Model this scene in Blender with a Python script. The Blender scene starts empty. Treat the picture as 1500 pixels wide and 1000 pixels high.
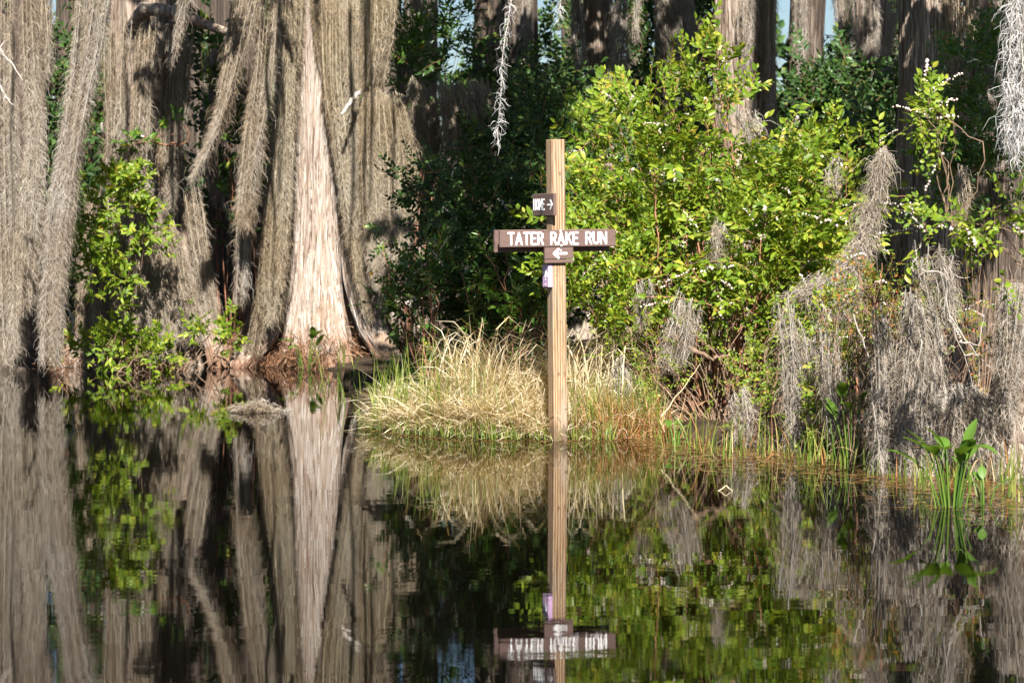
import bpy, math, numpy as np
from mathutils import Vector
rng = np.random.default_rng(11)
S = bpy.context.scene
COL = S.collection
# photograph geometry: focal length in photo pixels, eye height over water, horizon row, centre column
F, EYE, YH, CX = 3542.0, 1.25, 343.0, 750.0
def P(px, py, D): return np.array([(px-CX)/F*D, D, EYE-(py-YH)/F*D])
import zlib
def reseed(label):      # every thing grows from its own seed
    global rng; rng = np.random.default_rng(zlib.crc32(label.encode()))
def U(a, b, n=None): return rng.uniform(a, b, n)
def N(n, s=1.0): return rng.normal(0, s, n)
def unit(v): return v/np.maximum(np.linalg.norm(v, axis=-1, keepdims=True), 1e-9)

# ------------------------------------------------------------------ materials
def newmat(name):
    m = bpy.data.materials.new(name); m.use_nodes = True
    nt = m.node_tree; nt.nodes.clear()
    out = nt.nodes.new('ShaderNodeOutputMaterial')
    return m, nt, out
def nd(nt, t, **kw):
    n = nt.nodes.new(t)
    for k, v in kw.items(): setattr(n, k, v)
    return n
def ramp(nt, stops, interp='LINEAR'):
    r = nd(nt, 'ShaderNodeValToRGB'); r.color_ramp.interpolation = interp
    e = r.color_ramp.elements
    while len(e) > 1: e.remove(e[-1])
    e[0].position = stops[0][0]; e[0].color = (*stops[0][1], 1)
    for p, c in stops[1:]:
        x = e.new(p); x.color = (*c, 1)
    return r
def mapped_noise(nt, scale, detail=4, rough=.6, sc=(1,1,1), coord='Object', dist=0.0):
    tc = nd(nt, 'ShaderNodeTexCoord'); mp = nd(nt, 'ShaderNodeMapping')
    mp.inputs['Scale'].default_value = sc
    nz = nd(nt, 'ShaderNodeTexNoise')
    nz.inputs['Scale'].default_value = scale; nz.inputs['Detail'].default_value = detail
    nz.inputs['Roughness'].default_value = rough; nz.inputs['Distortion'].default_value = dist
    nt.links.new(tc.outputs[coord], mp.inputs['Vector']); nt.links.new(mp.outputs[0], nz.inputs['Vector'])
    return nz
def mixc(nt, fac, a, b, mode='MIX'):
    m = nd(nt, 'ShaderNodeMix', data_type='RGBA', blend_type=mode)
    for sock, v in ((m.inputs[0], fac), (m.inputs[6], a), (m.inputs[7], b)):
        if hasattr(v, 'is_linked') or hasattr(v, 'links'): nt.links.new(v, sock)
        elif isinstance(v, (int, float)): sock.default_value = v
        else: sock.default_value = (*v, 1)
    return m.outputs[2]
def mat_leaf(name, stops, transl=.35, rough=.38, spec=.5):
    m, nt, out = newmat(name)
    g = nd(nt, 'ShaderNodeNewGeometry')
    r = ramp(nt, stops); nt.links.new(g.outputs['Random Per Island'], r.inputs[0])
    p = nd(nt, 'ShaderNodeBsdfPrincipled'); p.inputs['Roughness'].default_value = rough
    p.inputs['Specular IOR Level'].default_value = spec
    t = nd(nt, 'ShaderNodeBsdfTranslucent'); mx = nd(nt, 'ShaderNodeMixShader'); mx.inputs[0].default_value = transl
    nt.links.new(r.outputs[0], p.inputs['Base Color'])
    yt = mixc(nt, 1.0, r.outputs[0], (1.25, 1.15, .55), 'MULTIPLY')
    nt.links.new(yt, t.inputs['Color'])
    nt.links.new(p.outputs[0], mx.inputs[1]); nt.links.new(t.outputs[0], mx.inputs[2])
    nt.links.new(mx.outputs[0], out.inputs[0])
    return m
def mat_fibre(name, stops, transl=.25, tint=None, tscale=1.2, base=None):
    m, nt, out = newmat(name)
    g = nd(nt, 'ShaderNodeNewGeometry')
    r = ramp(nt, stops); nt.links.new(g.outputs['Random Per Island'], r.inputs[0])
    col = r.outputs[0]
    if tint:
        nz = mapped_noise(nt, tscale, 3, .6, (1.6, 1.6, .5))
        rr = ramp(nt, [(.38, (0,0,0)), (.62, (1,1,1))]); nt.links.new(nz.outputs[0], rr.inputs[0])
        col = mixc(nt, rr.outputs[0], col, mixc(nt, 1.0, col, tint, 'MULTIPLY'))
    if base:        # rust-red bark low on the trunk
        tc = nd(nt, 'ShaderNodeTexCoord'); sx = nd(nt, 'ShaderNodeSeparateXYZ'); nt.links.new(tc.outputs['Object'], sx.inputs[0])
        mr = nd(nt, 'ShaderNodeMapRange'); mr.inputs[1].default_value = base[1]; mr.inputs[2].default_value = base[1]+base[2]
        mr.inputs[3].default_value = .8; mr.inputs[4].default_value = -.2; nt.links.new(sx.outputs[2], mr.inputs[0])
        n3 = mapped_noise(nt, 1.0, 4, .65, (7, 7, 1.5)); ad = nd(nt, 'ShaderNodeMath', operation='ADD'); nt.links.new(mr.outputs[0], ad.inputs[0]); nt.links.new(n3.outputs[0], ad.inputs[1])
        r3 = ramp(nt, [(.62, (0,0,0)), (.9, (1,1,1))]); nt.links.new(ad.outputs[0], r3.inputs[0])
        col = mixc(nt, r3.outputs[0], col, mixc(nt, .75, col, base[0]))
    p = nd(nt, 'ShaderNodeBsdfDiffuse'); t = nd(nt, 'ShaderNodeBsdfTranslucent')
    mx = nd(nt, 'ShaderNodeMixShader'); mx.inputs[0].default_value = transl
    nt.links.new(col, p.inputs['Color']); nt.links.new(col, t.inputs['Color'])
    nt.links.new(p.outputs[0], mx.inputs[1]); nt.links.new(t.outputs[0], mx.inputs[2]); nt.links.new(mx.outputs[0], out.inputs[0])
    return m
def mat_streak(name, stops, sc=(30,30,2.5), bump=.02, rough=.9, patch=None, patchpos=(.5,.65), base=None):
    """vertical fibrous surface (bark, moss mat)"""
    m, nt, out = newmat(name)
    nz = mapped_noise(nt, 1.0, 6, .65, sc, dist=.3)
    r = ramp(nt, stops); nt.links.new(nz.outputs[0], r.inputs[0])
    col = r.outputs[0]
    if patch:
        n2 = mapped_noise(nt, 1.0, 4, .6, (3.0, 3.0, .9))
        r2 = ramp(nt, [(patchpos[0], (0,0,0)), (patchpos[1], (1,1,1))]); nt.links.new(n2.outputs[0], r2.inputs[0])
        col = mixc(nt, r2.outputs[0], col, mixc(nt, .75, col, patch, 'MIX'))
    if base:   # rust-red bark and clinging needles low on the trunk
        tc = nd(nt, 'ShaderNodeTexCoord'); sx = nd(nt, 'ShaderNodeSeparateXYZ'); nt.links.new(tc.outputs['Object'], sx.inputs[0])
        mr = nd(nt, 'ShaderNodeMapRange'); mr.inputs[1].default_value = base[1]; mr.inputs[2].default_value = base[1]+base[2]
        mr.inputs[3].default_value = .75; mr.inputs[4].default_value = -.2
        nt.links.new(sx.outputs[2], mr.inputs[0])
        n3 = mapped_noise(nt, 1.0, 5, .65, (24, 24, 2.2))
        ad = nd(nt, 'ShaderNodeMath', operation='ADD'); nt.links.new(mr.outputs[0], ad.inputs[0]); nt.links.new(n3.outputs[0], ad.inputs[1])
        r3 = ramp(nt, [(.72, (0,0,0)), (.98, (1,1,1))]); nt.links.new(ad.outputs[0], r3.inputs[0])
        col = mixc(nt, r3.outputs[0], col, mixc(nt, .8, col, base[0]))
    p = nd(nt, 'ShaderNodeBsdfPrincipled'); p.inputs['Roughness'].default_value = rough
    p.inputs['Specular IOR Level'].default_value = .15
    b = nd(nt, 'ShaderNodeBump'); b.inputs['Strength'].default_value = 1.0; b.inputs['Distance'].default_value = bump
    nt.links.new(nz.outputs[0], b.inputs['Height']); nt.links.new(b.outputs[0], p.inputs['Normal'])
    nt.links.new(col, p.inputs['Base Color']); nt.links.new(p.outputs[0], out.inputs[0])
    return m
def mat_plain(name, c, rough=.6, noise=.15, scale=30, sc=(1,1,1), bump=0.0, spec=.3):
    m, nt, out = newmat(name)
    nz = mapped_noise(nt, scale, 4, .6, sc)
    a = tuple(x*(1-noise) for x in c); b_ = tuple(min(1, x*(1+noise)) for x in c)
    r = ramp(nt, [(.3, a), (.7, b_)]); nt.links.new(nz.outputs[0], r.inputs[0])
    p = nd(nt, 'ShaderNodeBsdfPrincipled'); p.inputs['Roughness'].default_value = rough; p.inputs['Specular IOR Level'].default_value = spec
    nt.links.new(r.outputs[0], p.inputs['Base Color'])
    if bump:
        b = nd(nt, 'ShaderNodeBump'); b.inputs['Distance'].default_value = bump
        nt.links.new(nz.outputs[0], b.inputs['Height']); nt.links.new(b.outputs[0], p.inputs['Normal'])
    nt.links.new(p.outputs[0], out.inputs[0]); return m
def mat_post():
    m, nt, out = newmat('weathered_pine')
    tc = nd(nt, 'ShaderNodeTexCoord')
    # growth rings seen on a sawn face: distance from a pith line, bent around knots
    mp = nd(nt, 'ShaderNodeMapping'); mp.inputs['Scale'].default_value = (1, 1, .045); mp.inputs['Location'].default_value = (.012, .03, 0)
    nt.links.new(tc.outputs['Object'], mp.inputs[0])
    nz = nd(nt, 'ShaderNodeTexNoise'); nz.inputs['Scale'].default_value = 22; nz.inputs['Detail'].default_value = 2
    nt.links.new(mp.outputs[0], nz.inputs['Vector'])
    add = nd(nt, 'ShaderNodeVectorMath', operation='MULTIPLY_ADD')
    nt.links.new(nz.outputs['Color'], add.inputs[0]); add.inputs[1].default_value = (.03, .03, .0); nt.links.new(mp.outputs[0], add.inputs[2])
    wv = nd(nt, 'ShaderNodeTexWave', wave_type='RINGS', rings_direction='Z'); wv.inputs['Scale'].default_value = 17
    wv.inputs['Distortion'].default_value = 1.2; wv.inputs['Detail'].default_value = 2; wv.inputs['Detail Scale'].default_value = 2
    nt.links.new(add.outputs[0], wv.inputs['Vector'])
    fine = mapped_noise(nt, 1.0, 4, .7, (160, 160, 6))
    r = ramp(nt, [(.0, (.45, .315, .195)), (.5, (.40, .27, .16)), (.8, (.30, .18, .095)), (1, (.2, .11, .055))])
    nt.links.new(wv.outputs['Fac'], r.inputs[0])
    rf = ramp(nt, [(.32, (.5, .46, .43)), (.58, (1, 1, 1))]); nt.links.new(fine.outputs[0], rf.inputs[0])
    col = mixc(nt, 1.0, r.outputs[0], rf.outputs[0], 'MULTIPLY')
    # knots
    for (kx, kz, rad) in ((.008, 1.615, .014), (-.012, .405, .013), (.03, .41, .012), (.005, .72, .007), (-.02, 1.0, .006)):
        vm = nd(nt, 'ShaderNodeVectorMath', operation='SUBTRACT'); nt.links.new(tc.outputs['Object'], vm.inputs[0]); vm.inputs[1].default_value = (kx, -.0445, kz)
        v2 = nd(nt, 'ShaderNodeVectorMath', operation='MULTIPLY'); nt.links.new(vm.outputs[0], v2.inputs[0]); v2.inputs[1].default_value = (1, .4, .75)
        ln = nd(nt, 'ShaderNodeVectorMath', operation='LENGTH'); nt.links.new(v2.outputs[0], ln.inputs[0])
        mr = nd(nt, 'ShaderNodeMapRange', interpolation_type='SMOOTHSTEP'); nt.links.new(ln.outputs['Value'], mr.inputs[0])
        mr.inputs[1].default_value = rad*.35; mr.inputs[2].default_value = rad; mr.inputs[3].default_value = .85; mr.inputs[4].default_value = 0
        col = mixc(nt, mr.outputs[0], col, (.16, .085, .045))
    # weathered grey patches, damp and dark near the water
    wn = mapped_noise(nt, 1.0, 4, .6, (14, 14, 2.2))
    wr = ramp(nt, [(.46, (0,0,0)), (.68, (.7,.7,.7))]); nt.links.new(wn.outputs[0], wr.inputs[0])
    col = mixc(nt, wr.outputs[0], col, (.3, .25, .2))
    sz = nd(nt, 'ShaderNodeSeparateXYZ'); nt.links.new(tc.outputs['Object'], sz.inputs[0])
    wn2 = mapped_noise(nt, 1.0, 3, .6, (40, 40, 9)); wa = nd(nt, 'ShaderNodeMath', operation='MULTIPLY_ADD'); nt.links.new(wn2.outputs[0], wa.inputs[0]); wa.inputs[1].default_value = -.16; nt.links.new(sz.outputs[2], wa.inputs[2])
    wm = nd(nt, 'ShaderNodeMapRange', interpolation_type='SMOOTHSTEP'); nt.links.new(wa.outputs[0], wm.inputs[0]); wm.inputs[1].default_value = -.04; wm.inputs[2].default_value = .05; wm.inputs[3].default_value = .75; wm.inputs[4].default_value = 0
    col = mixc(nt, wm.outputs[0], col, (.09, .06, .035))
    ck = mapped_noise(nt, 1.0, 2, .5, (75, 75, 1.4)); cr = ramp(nt, [(.30, (.35,.3,.27)), (.36, (1,1,1))]); nt.links.new(ck.outputs[0], cr.inputs[0]); col = mixc(nt, 1.0, col, cr.outputs[0], 'MULTIPLY')
    p = nd(nt, 'ShaderNodeBsdfPrincipled'); p.inputs['Roughness'].default_value = .8; p.inputs['Specular IOR Level'].default_value = .2
    b = nd(nt, 'ShaderNodeBump'); b.inputs['Distance'].default_value = .0015; nt.links.new(fine.outputs[0], b.inputs['Height'])
    nt.links.new(b.outputs[0], p.inputs['Normal']); nt.links.new(col, p.inputs['Base Color']); nt.links.new(p.outputs[0], out.inputs[0])
    return m
def mat_water():
    m, nt, out = newmat('blackwater')
    p = nd(nt, 'ShaderNodeBsdfPrincipled'); p.inputs['Base Color'].default_value = (.0014, .0010, .0006, 1)
    p.inputs['Roughness'].default_value = .0; p.inputs['IOR'].default_value = 1.333
    n1 = mapped_noise(nt, 1.0, 2, .5, (2.6, 5.5, 1)); n2 = mapped_noise(nt, 1.0, 3, .55, (10, 24, 1))
    n3 = mapped_noise(nt, 1.0, 2, .5, (.6, 1.3, 1))
    r3 = nd(nt, 'ShaderNodeMapRange'); nt.links.new(n3.outputs[0], r3.inputs[0])
    r3.inputs[1].default_value = .38; r3.inputs[2].default_value = .66; r3.inputs[3].default_value = .15; r3.inputs[4].default_value = 1.0
    m2 = nd(nt, 'ShaderNodeMath', operation='MULTIPLY'); nt.links.new(n2.outputs[0], m2.inputs[0]); nt.links.new(r3.outputs[0], m2.inputs[1])
    b1 = nd(nt, 'ShaderNodeBump'); b1.inputs['Distance'].default_value = WAVE1; nt.links.new(n1.outputs[0], b1.inputs['Height'])
    b2 = nd(nt, 'ShaderNodeBump'); b2.inputs['Distance'].default_value = WAVE2; nt.links.new(m2.outputs[0], b2.inputs['Height'])
    nt.links.new(b1.outputs[0], b2.inputs['Normal']); nt.links.new(b2.outputs[0], p.inputs['Normal'])
    nt.links.new(p.outputs[0], out.inputs[0]); return m
WAVE1, WAVE2 = .00042, .00014

M = {}
M['moss'] = mat_fibre('moss_tan', [(0, (.22, .18, .14)), (.5, (.39, .34, .28)), (1, (.53, .475, .405))], .1, (.66, .57, .47))
M['moss_olive'] = mat_fibre('moss_olive', [(0, (.22, .18, .125)), (.5, (.385, .33, .255)), (1, (.51, .45, .36))], .1, (.7, .61, .5))
M['moss_grey'] = mat_fibre('moss_grey', [(0, (.27, .235, .195)), (.5, (.42, .375, .325)), (1, (.57, .525, .47))], .1, (.72, .65, .57))
M['moss_white'] = mat_fibre('moss_silver', [(0, (.35, .33, .31)), (.5, (.5, .48, .46)), (1, (.62, .6, .58))], .2)
for k, st in (('core', [(.3, (.17, .14, .10)), (.5, (.3, .25, .185)), (.7, (.42, .36, .28))]),
              ('core_olive', [(.3, (.18, .15, .095)), (.5, (.31, .26, .175)), (.7, (.41, .355, .25))]),
              ('core_grey', [(.3, (.17, .15, .125)), (.5, (.29, .26, .225)), (.7, (.42, .385, .345))])):
    M[k] = mat_streak('moss_mat_'+k, st, (70, 70, 14), .01, 1.0)
M['bark_pale'] = mat_streak('bark_pale_cypress', [(.3, (.09, .055, .035)), (.42, (.27, .195, .14)), (.55, (.40, .32, .26)), (.72, (.58, .51, .455))],
                            (34, 34, 1.3), .05, .85, (.33, .22, .14), (.5, .64), ((.2, .095, .05), -.1, .42))
M['bark'] = mat_streak('bark_grey_brown', [(.33, (.06, .042, .03)), (.45, (.20, .152, .116)), (.58, (.35, .285, .23)), (.72, (.48, .41, .345))],
                       (30, 30, 1.4), .03, .9, (.3, .17, .10), (.5, .7))
M['bark_shaded'] = mat_streak('bark_shaded_brown', [(.3, (.03, .022, .018)), (.5, (.085, .064, .05)), (.7, (.17, .135, .108))], (30, 30, 1.3), .035, .9)  # brown bark darkened; shade on the rear trunks is put into the colour
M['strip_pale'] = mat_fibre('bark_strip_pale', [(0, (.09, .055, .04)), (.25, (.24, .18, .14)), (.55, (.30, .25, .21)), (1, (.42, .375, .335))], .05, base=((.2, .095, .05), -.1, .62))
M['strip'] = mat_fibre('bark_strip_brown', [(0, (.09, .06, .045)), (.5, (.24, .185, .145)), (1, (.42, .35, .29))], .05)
M['strip_shaded'] = mat_fibre('bark_strip_shaded', [(0, (.03, .022, .018)), (.5, (.10, .077, .06)), (1, (.2, .16, .13))], .05)  # darker copy of the brown strips, with the same shade in its colour
M['rust_fibre'] = mat_fibre('rust_rootlets', [(0, (.05, .028, .018)), (.5, (.16, .08, .046)), (.85, (.27, .145, .08)), (1, (.42, .3, .2))], .05)
M['twig'] = mat_plain('twig_bark', (.2, .13, .085), .85, .4, 25)
M['redtwig'] = mat_plain('twig_red_brown', (.28, .13, .075), .7, .35, 25)
M['deadwood'] = mat_plain('bleached_dead_wood', (.36, .31, .27), .8, .35, 30, (1,1,.3))
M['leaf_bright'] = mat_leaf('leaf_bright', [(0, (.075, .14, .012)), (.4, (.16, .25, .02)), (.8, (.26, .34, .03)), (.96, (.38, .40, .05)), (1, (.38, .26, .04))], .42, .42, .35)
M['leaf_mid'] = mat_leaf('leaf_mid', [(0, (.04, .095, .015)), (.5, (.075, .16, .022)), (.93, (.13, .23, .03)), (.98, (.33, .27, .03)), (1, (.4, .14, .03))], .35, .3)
M['leaf_dark_shaded'] = mat_leaf('leaf_dark_shaded', [(0, (.018, .042, .01)), (.5, (.036, .08, .018)), (.9, (.065, .13, .025)), (1, (.16, .18, .03))], .25, .42, .3)  # dark green leaf, deepened so the colour carries the shade of the gaps
M['leaf_small'] = mat_leaf('leaf_small_red', [(0, (.09, .15, .02)), (.5, (.2, .24, .03)), (.75, (.34, .26, .04)), (1, (.42, .1, .03))], .35)
M['leaf_reed'] = mat_leaf('leaf_waterplant', [(0, (.06, .14, .02)), (.6, (.12, .22, .03)), (1, (.2, .3, .045))], .4, .42)
M['straw'] = mat_leaf('dry_straw', [(0, (.36, .25, .12)), (.3, (.54, .43, .26)), (.7, (.68, .58, .39)), (1, (.78, .69, .52))], .3, .7, .15)
M['rust_straw'] = mat_leaf('rusty_straw', [(0, (.26, .1, .03)), (.5, (.42, .21, .08)), (1, (.58, .42, .24))], .3, .7, .15)
M['blade'] = mat_leaf('green_blade', [(0, (.08, .15, .018)), (.5, (.17, .24, .03)), (1, (.38, .38, .1))], .4, .5)
M['debris'] = mat_leaf('floating_litter', [(0, (.1, .05, .02)), (.5, (.26, .14, .05)), (.85, (.42, .24, .07)), (1, (.5, .36, .18))], .1, .8, .2)
M['petal'] = mat_leaf('petal_white_pink', [(0, (.72, .52, .5)), (.4, (.82, .72, .69)), (1, (.88, .84, .8))], .3, .6, .2)
M['post'] = mat_post()
M['signbrown'] = mat_plain('sign_brown_paint', (.128, .08, .067), .6, .22, 6, (3, 3, 40), .0006, .35)
M['white'] = mat_plain('white_routed_paint', (.82, .8, .78), .6, .06, 40)
M['lilac'] = mat_plain('faded_lilac_plastic', (.56, .36, .55), .5, .12, 18)
M['metal'] = mat_plain('bolt_zinc', (.62, .62, .62), .45, .1, 60)
M['soil'] = mat_plain('peat', (.045, .03, .02), .95, .6, 6, (1,1,1), .03, .1)
M['water'] = mat_water()
M['bed'] = M['soil']

# ------------------------------------------------------------------ mesh collecting
class MB:
    def __init__(s): s.v = []; s.f = []; s.n = 0     # f: (faces array [n,k], material index, smooth)
    def add(s, v, f, mi=0, smooth=True):
        v = np.asarray(v, float).reshape(-1, 3); f = np.asarray(f, np.int64)
        if len(v) == 0 or len(f) == 0: return
        s.v.append(v); s.f.append((f+s.n, mi, smooth)); s.n += len(v)
    def build(s, name, mats, parent=None, loc=None):
        me = bpy.data.meshes.new(name)
        v = np.concatenate(s.v)
        if loc is not None: v = v-np.asarray(loc)
        me.vertices.add(len(v)); me.vertices.foreach_set('co', v.astype(np.float32).ravel())
        lp = np.concatenate([f.ravel() for f, _, _ in s.f])
        tot = np.concatenate([np.full(len(f), f.shape[1]) for f, _, _ in s.f])
        mi = np.concatenate([np.full(len(f), m) for f, m, _ in s.f]); sm = np.concatenate([np.full(len(f), b) for f, _, b in s.f])
        me.loops.add(len(lp)); me.loops.foreach_set('vertex_index', lp.astype(np.int32))
        me.polygons.add(len(tot)); me.polygons.foreach_set('loop_start', np.concatenate([[0], np.cumsum(tot)[:-1]]).astype(np.int32))
        me.polygons.foreach_set('material_index', mi.astype(np.int32)); me.polygons.foreach_set('use_smooth', sm.astype(bool))
        for m in (mats if isinstance(mats, (list, tuple)) else [mats]): me.materials.append(m)
        me.update(calc_edges=True); me.validate()
        o = bpy.data.objects.new(name, me); COL.objects.link(o)
        if loc is not None: o.location = loc
        if parent is not None: o.parent = parent; 
        return o
def tag(o, label=None, cat=None, group=None, kind=None):
    if label: o['label'] = label
    if cat: o['category'] = cat
    if group: o['group'] = group
    if kind: o['kind'] = kind
    return o
def empty(name, loc, label, cat, group=None, rz=0):
    o = bpy.data.objects.new(name, None); COL.objects.link(o); o.location = loc; o.rotation_euler = (0, 0, rz)
    o.empty_display_size = .1
    return tag(o, label, cat, group)

def tube(mb, path, rad, sides=7, mi=0, noise=0.0, squash=None):
    path = np.asarray(path, float); K = len(path); rad = np.broadcast_to(np.asarray(rad, float), (K,))
    t = unit(np.gradient(path, axis=0))
    ref = np.array([0, 1, 0.]) if abs(t[0][1]) < .8 else np.array([1., 0, 0])
    a = unit(np.cross(t, ref)); b = np.cross(t, a)
    th = np.linspace(0, 2*np.pi, sides, endpoint=False)
    r = rad[:, None]*(1+noise*rng.normal(0, 1, (K, sides)) if noise else np.ones((K, sides)))
    ring = path[:, None]+(np.cos(th)[None, :, None]*a[:, None]*r[..., None])+(np.sin(th)[None, :, None]*b[:, None]*r[..., None])
    i, j = np.meshgrid(np.arange(K-1), np.arange(sides), indexing='ij'); j2 = (j+1) % sides
    f = np.stack([i*sides+j, i*sides+j2, (i+1)*sides+j2, (i+1)*sides+j], -1).reshape(-1, 4)
    mb.add(ring, f, mi)
    mb.add(np.concatenate([ring[0], ring[-1]]), np.array([list(range(sides))[::-1]]), mi, False)
    mb.add(ring[-1], np.array([list(range(sides))]), mi, False)
def ribbons(mb, pts, width, mi=0, side=None):
    """pts [n,k,3], width [n,k]"""
    n, k, _ = pts.shape
    if n == 0: return
    tg = unit(np.gradient(pts, axis=1))
    if side is None: side = unit(rng.normal(0, 1, (n, 3)))
    s = unit(np.cross(tg, side[:, None])); 
    w = np.broadcast_to(width, (n, k))[..., None]*.5
    v = np.stack([pts-s*w, pts+s*w], 2)
    base = (np.arange(n)*k*2)[:, None]; q = np.arange(k-1)*2
    f = np.stack([base+q, base+q+1, base+q+3, base+q+2], -1).reshape(-1, 4)
    mb.add(v, f, mi)
def fibres(mb, root, d, L, w, mi=0, curl=.25, K=5, grav=.35):
    n = len(root); t = np.linspace(0, 1, K)[None, :, None]
    d = unit(d); L = np.broadcast_to(L, (n,))[:, None, None]
    u1 = unit(np.cross(d, rng.normal(0, 1, (n, 3)))); u2 = np.cross(d, u1)
    ph = U(0, 6.28, (n, 1, 1)); fr = U(3, 8, (n, 1, 1)); am = U(.3, 1, (n, 1, 1))*curl*L
    p = root[:, None]+d[:, None]*L*t + am*.5*((np.sin(fr*t+ph)-np.sin(ph))*u1[:, None]+(np.cos(fr*t+ph)-np.cos(ph))*u2[:, None])
    p[..., 2] -= (grav*L*t**2)[..., 0]
    tp = np.array([1, 1, .9, .7, .25])[None] if K == 5 else np.array([1, 1, .8, .3])[None] if K == 4 else np.linspace(1, .25, K)[None]
    ribbons(mb, p, np.broadcast_to(w, (n,))[:, None]*tp, mi)

# ------------------------------------------------------------------ spanish moss
MOSS_G = 'spanish moss hanging in the cypress swamp'
def moss(label, spine, D, n, mat='moss', core='core', r=.021, dz=.13, dens=1.0, fl=(.025, .075), fw=.0025, lenr=(.3, 1.0), group=MOSS_G, curl=.45, start=.6, corer=.34, outb=.36, top=.1):
    reseed(label); sp = np.array(spine, float); y = np.linspace(0, 1, len(sp)); mb = MB(); s = F/D
    tot = 0
    n = int(n*2.3)
    for i in range(n):
        fl_full = rng.random() < .55
        t0 = U(0, top) if fl_full else U(0, start); t1 = min(1.03, t0+(1-t0)*U(*lenr)) if not fl_full else U(.8, 1.03)
        K = max(6, int(14*(t1-t0))+4); t = np.linspace(t0, t1, K)
        u = U(-1, 1)
        cx = np.interp(t, y, sp[:, 0]); cy = np.interp(t, y, sp[:, 1]); hw = np.interp(t, y, sp[:, 2])
        zz = U(-1, 1)*dz*math.sqrt(max(0, 1-u*u*.8))
        path = P(cx+u*hw, cy, D).T.copy() if False else np.stack([(cx+u*hw-CX)/F*D, np.full(K, D+0.0), EYE-(cy-YH)/F*D], 1)
        path[:, 1] += zz+wob(K, .02); path[:, 0] += wob(K, .012)
        path[:, 2] = np.maximum(path[:, 2], .01)
        q = np.linspace(0, 1, K); rr = r*(.45+1.1*rng.random()**2)
        prof = rr*np.minimum(1, .3+q*3)*np.clip(1.1-q, .08, 1)**.7*(1+wob(K, .12))
        tube(mb, path, np.maximum(prof*corer, .003), 7, 1, .25)
        seg = np.linalg.norm(np.diff(path, axis=0), axis=1).sum()
        nf = int(dens*6000*seg*rr*3.2)
        tt = U(0, 1, nf)**.9; idx = tt*(K-1); i0 = np.clip(idx.astype(int), 0, K-2); fr = (idx-i0)[:, None]
        c = path[i0]*(1-fr)+path[i0+1]*fr; R = (prof[i0]*(1-fr[:, 0])+prof[i0+1]*fr[:, 0])
        tg = unit(path[i0+1]-path[i0])
        o = rng.normal(0, 1, (nf, 3)); o -= tg*(o*tg).sum(1, keepdims=True); o = unit(o)
        root = c+o*(R*U(.25, 1.05, nf))[:, None]
        d = tg*.75+o*(U(.05, 1.0, nf)*outb)[:, None]+rng.normal(0, .42, (nf, 3))
        fibres(mb, root, d, U(*fl, nf)*(1+1.2*(rng.random(nf) < .08)), U(.6, 1.25, nf)*fw, 0, curl, 4)
    loc = P(sp[0, 0], max(sp[0, 1], -60), D)
    o = mb.build('spanish_moss', [M[mat], M[core]], None, loc)
    return tag(o, label, 'moss', group)

# ------------------------------------------------------------------ trunks
TREES = 'cypress trees of the swamp'
def trunk_mb(base, ztop, rfun, nflute=9, famp=.25, fdec=1.2, nth=160, nz=110, ridge=.03, lean=(0, 0), seed=0, zbot=-.35, strips=0, bow=0., lobe=0.):
    r_ = np.random.default_rng(seed)
    th = np.linspace(0, 2*np.pi, nth, endpoint=False); z = zbot+(ztop-zbot)*np.linspace(0, 1, nz)**1.25
    TH, Z = np.meshgrid(th, z); zz = np.maximum(Z, 0)
    fl = np.zeros_like(TH)
    for k in range(3):
        kk = nflute+k*2-2; fl += r_.uniform(.4, 1)*np.cos(kk*TH+r_.uniform(0, 6.3)+r_.normal(0, .25)*zz)
    fl /= 2.0; fl = np.sign(fl)*np.abs(fl)**.8
    R = rfun(zz)*(1+famp*np.exp(-zz/fdec)*fl+.07*fl)
    for k in range(14):
        kk = r_.integers(12, 60); R += rfun(zz)*ridge*r_.uniform(.2, .6)*np.abs(np.sin(kk*.5*TH+r_.uniform(0, 6.3)+r_.normal(0, 1.2)*np.sin(zz*r_.uniform(.5, 2.5)+r_.uniform(0, 6))))
    R *= 1+.03*np.sin(zz*2.3+2*TH+seed)
    if lobe:
        lb_ = np.abs(np.cos(2.5*TH+seed*.7))**1.6+.5*np.abs(np.cos(3.5*TH+1.1))**2-.75; R = R*(1+lobe*np.exp(-zz/.42)*lb_+.35*lobe*np.exp(-zz/2.2)*lb_)
    X = base[0]+lean[0]*zz+bow*np.sin(zz*.9+seed)+R*np.cos(TH); Y = base[1]+lean[1]*zz+R*np.sin(TH)
    v = np.stack([X, Y, Z], -1)
    i, j = np.meshgrid(np.arange(nz-1), np.arange(nth), indexing='ij'); j2 = (j+1) % nth
    f = np.stack([i*nth+j, i*nth+j2, (i+1)*nth+j2, (i+1)*nth+j], -1).reshape(-1, 4)
    mb = MB(); mb.add(v, f); mb.add(v[-1], [list(range(nth))], 0, False)
    if strips:      # peeling fibrous bark strips standing a little off the trunk
        n = strips; K = 6; j = rng.integers(0, nth, n); vis = int(np.searchsorted(z, 4.2)); i0 = rng.integers(0, max(2, vis-K), n)
        out = np.stack([np.cos(th), np.sin(th), 0*th], -1)
        dr = rng.integers(-1, 2, n); pts = np.stack([v[i0+k, (j+dr*(k//3)) % nth]+out[j]*(U(.001, .016, n)*(1-.5*abs(k-2)/3))[:, None] for k in range(K)], 1)
        sd = np.stack([-np.sin(th[j]), np.cos(th[j]), 0*th[j]], -1)+N(n, .25)[:, None]
        tg_ = unit(np.gradient(pts, axis=1)); nrm = unit(np.cross(tg_[:, 2], sd))
        ribbons(mb, pts, U(.004, .017, n)[:, None]*np.array([.25, .8, 1, 1, .7, .2])[None], 1, unit(nrm))
    return mb
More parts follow.
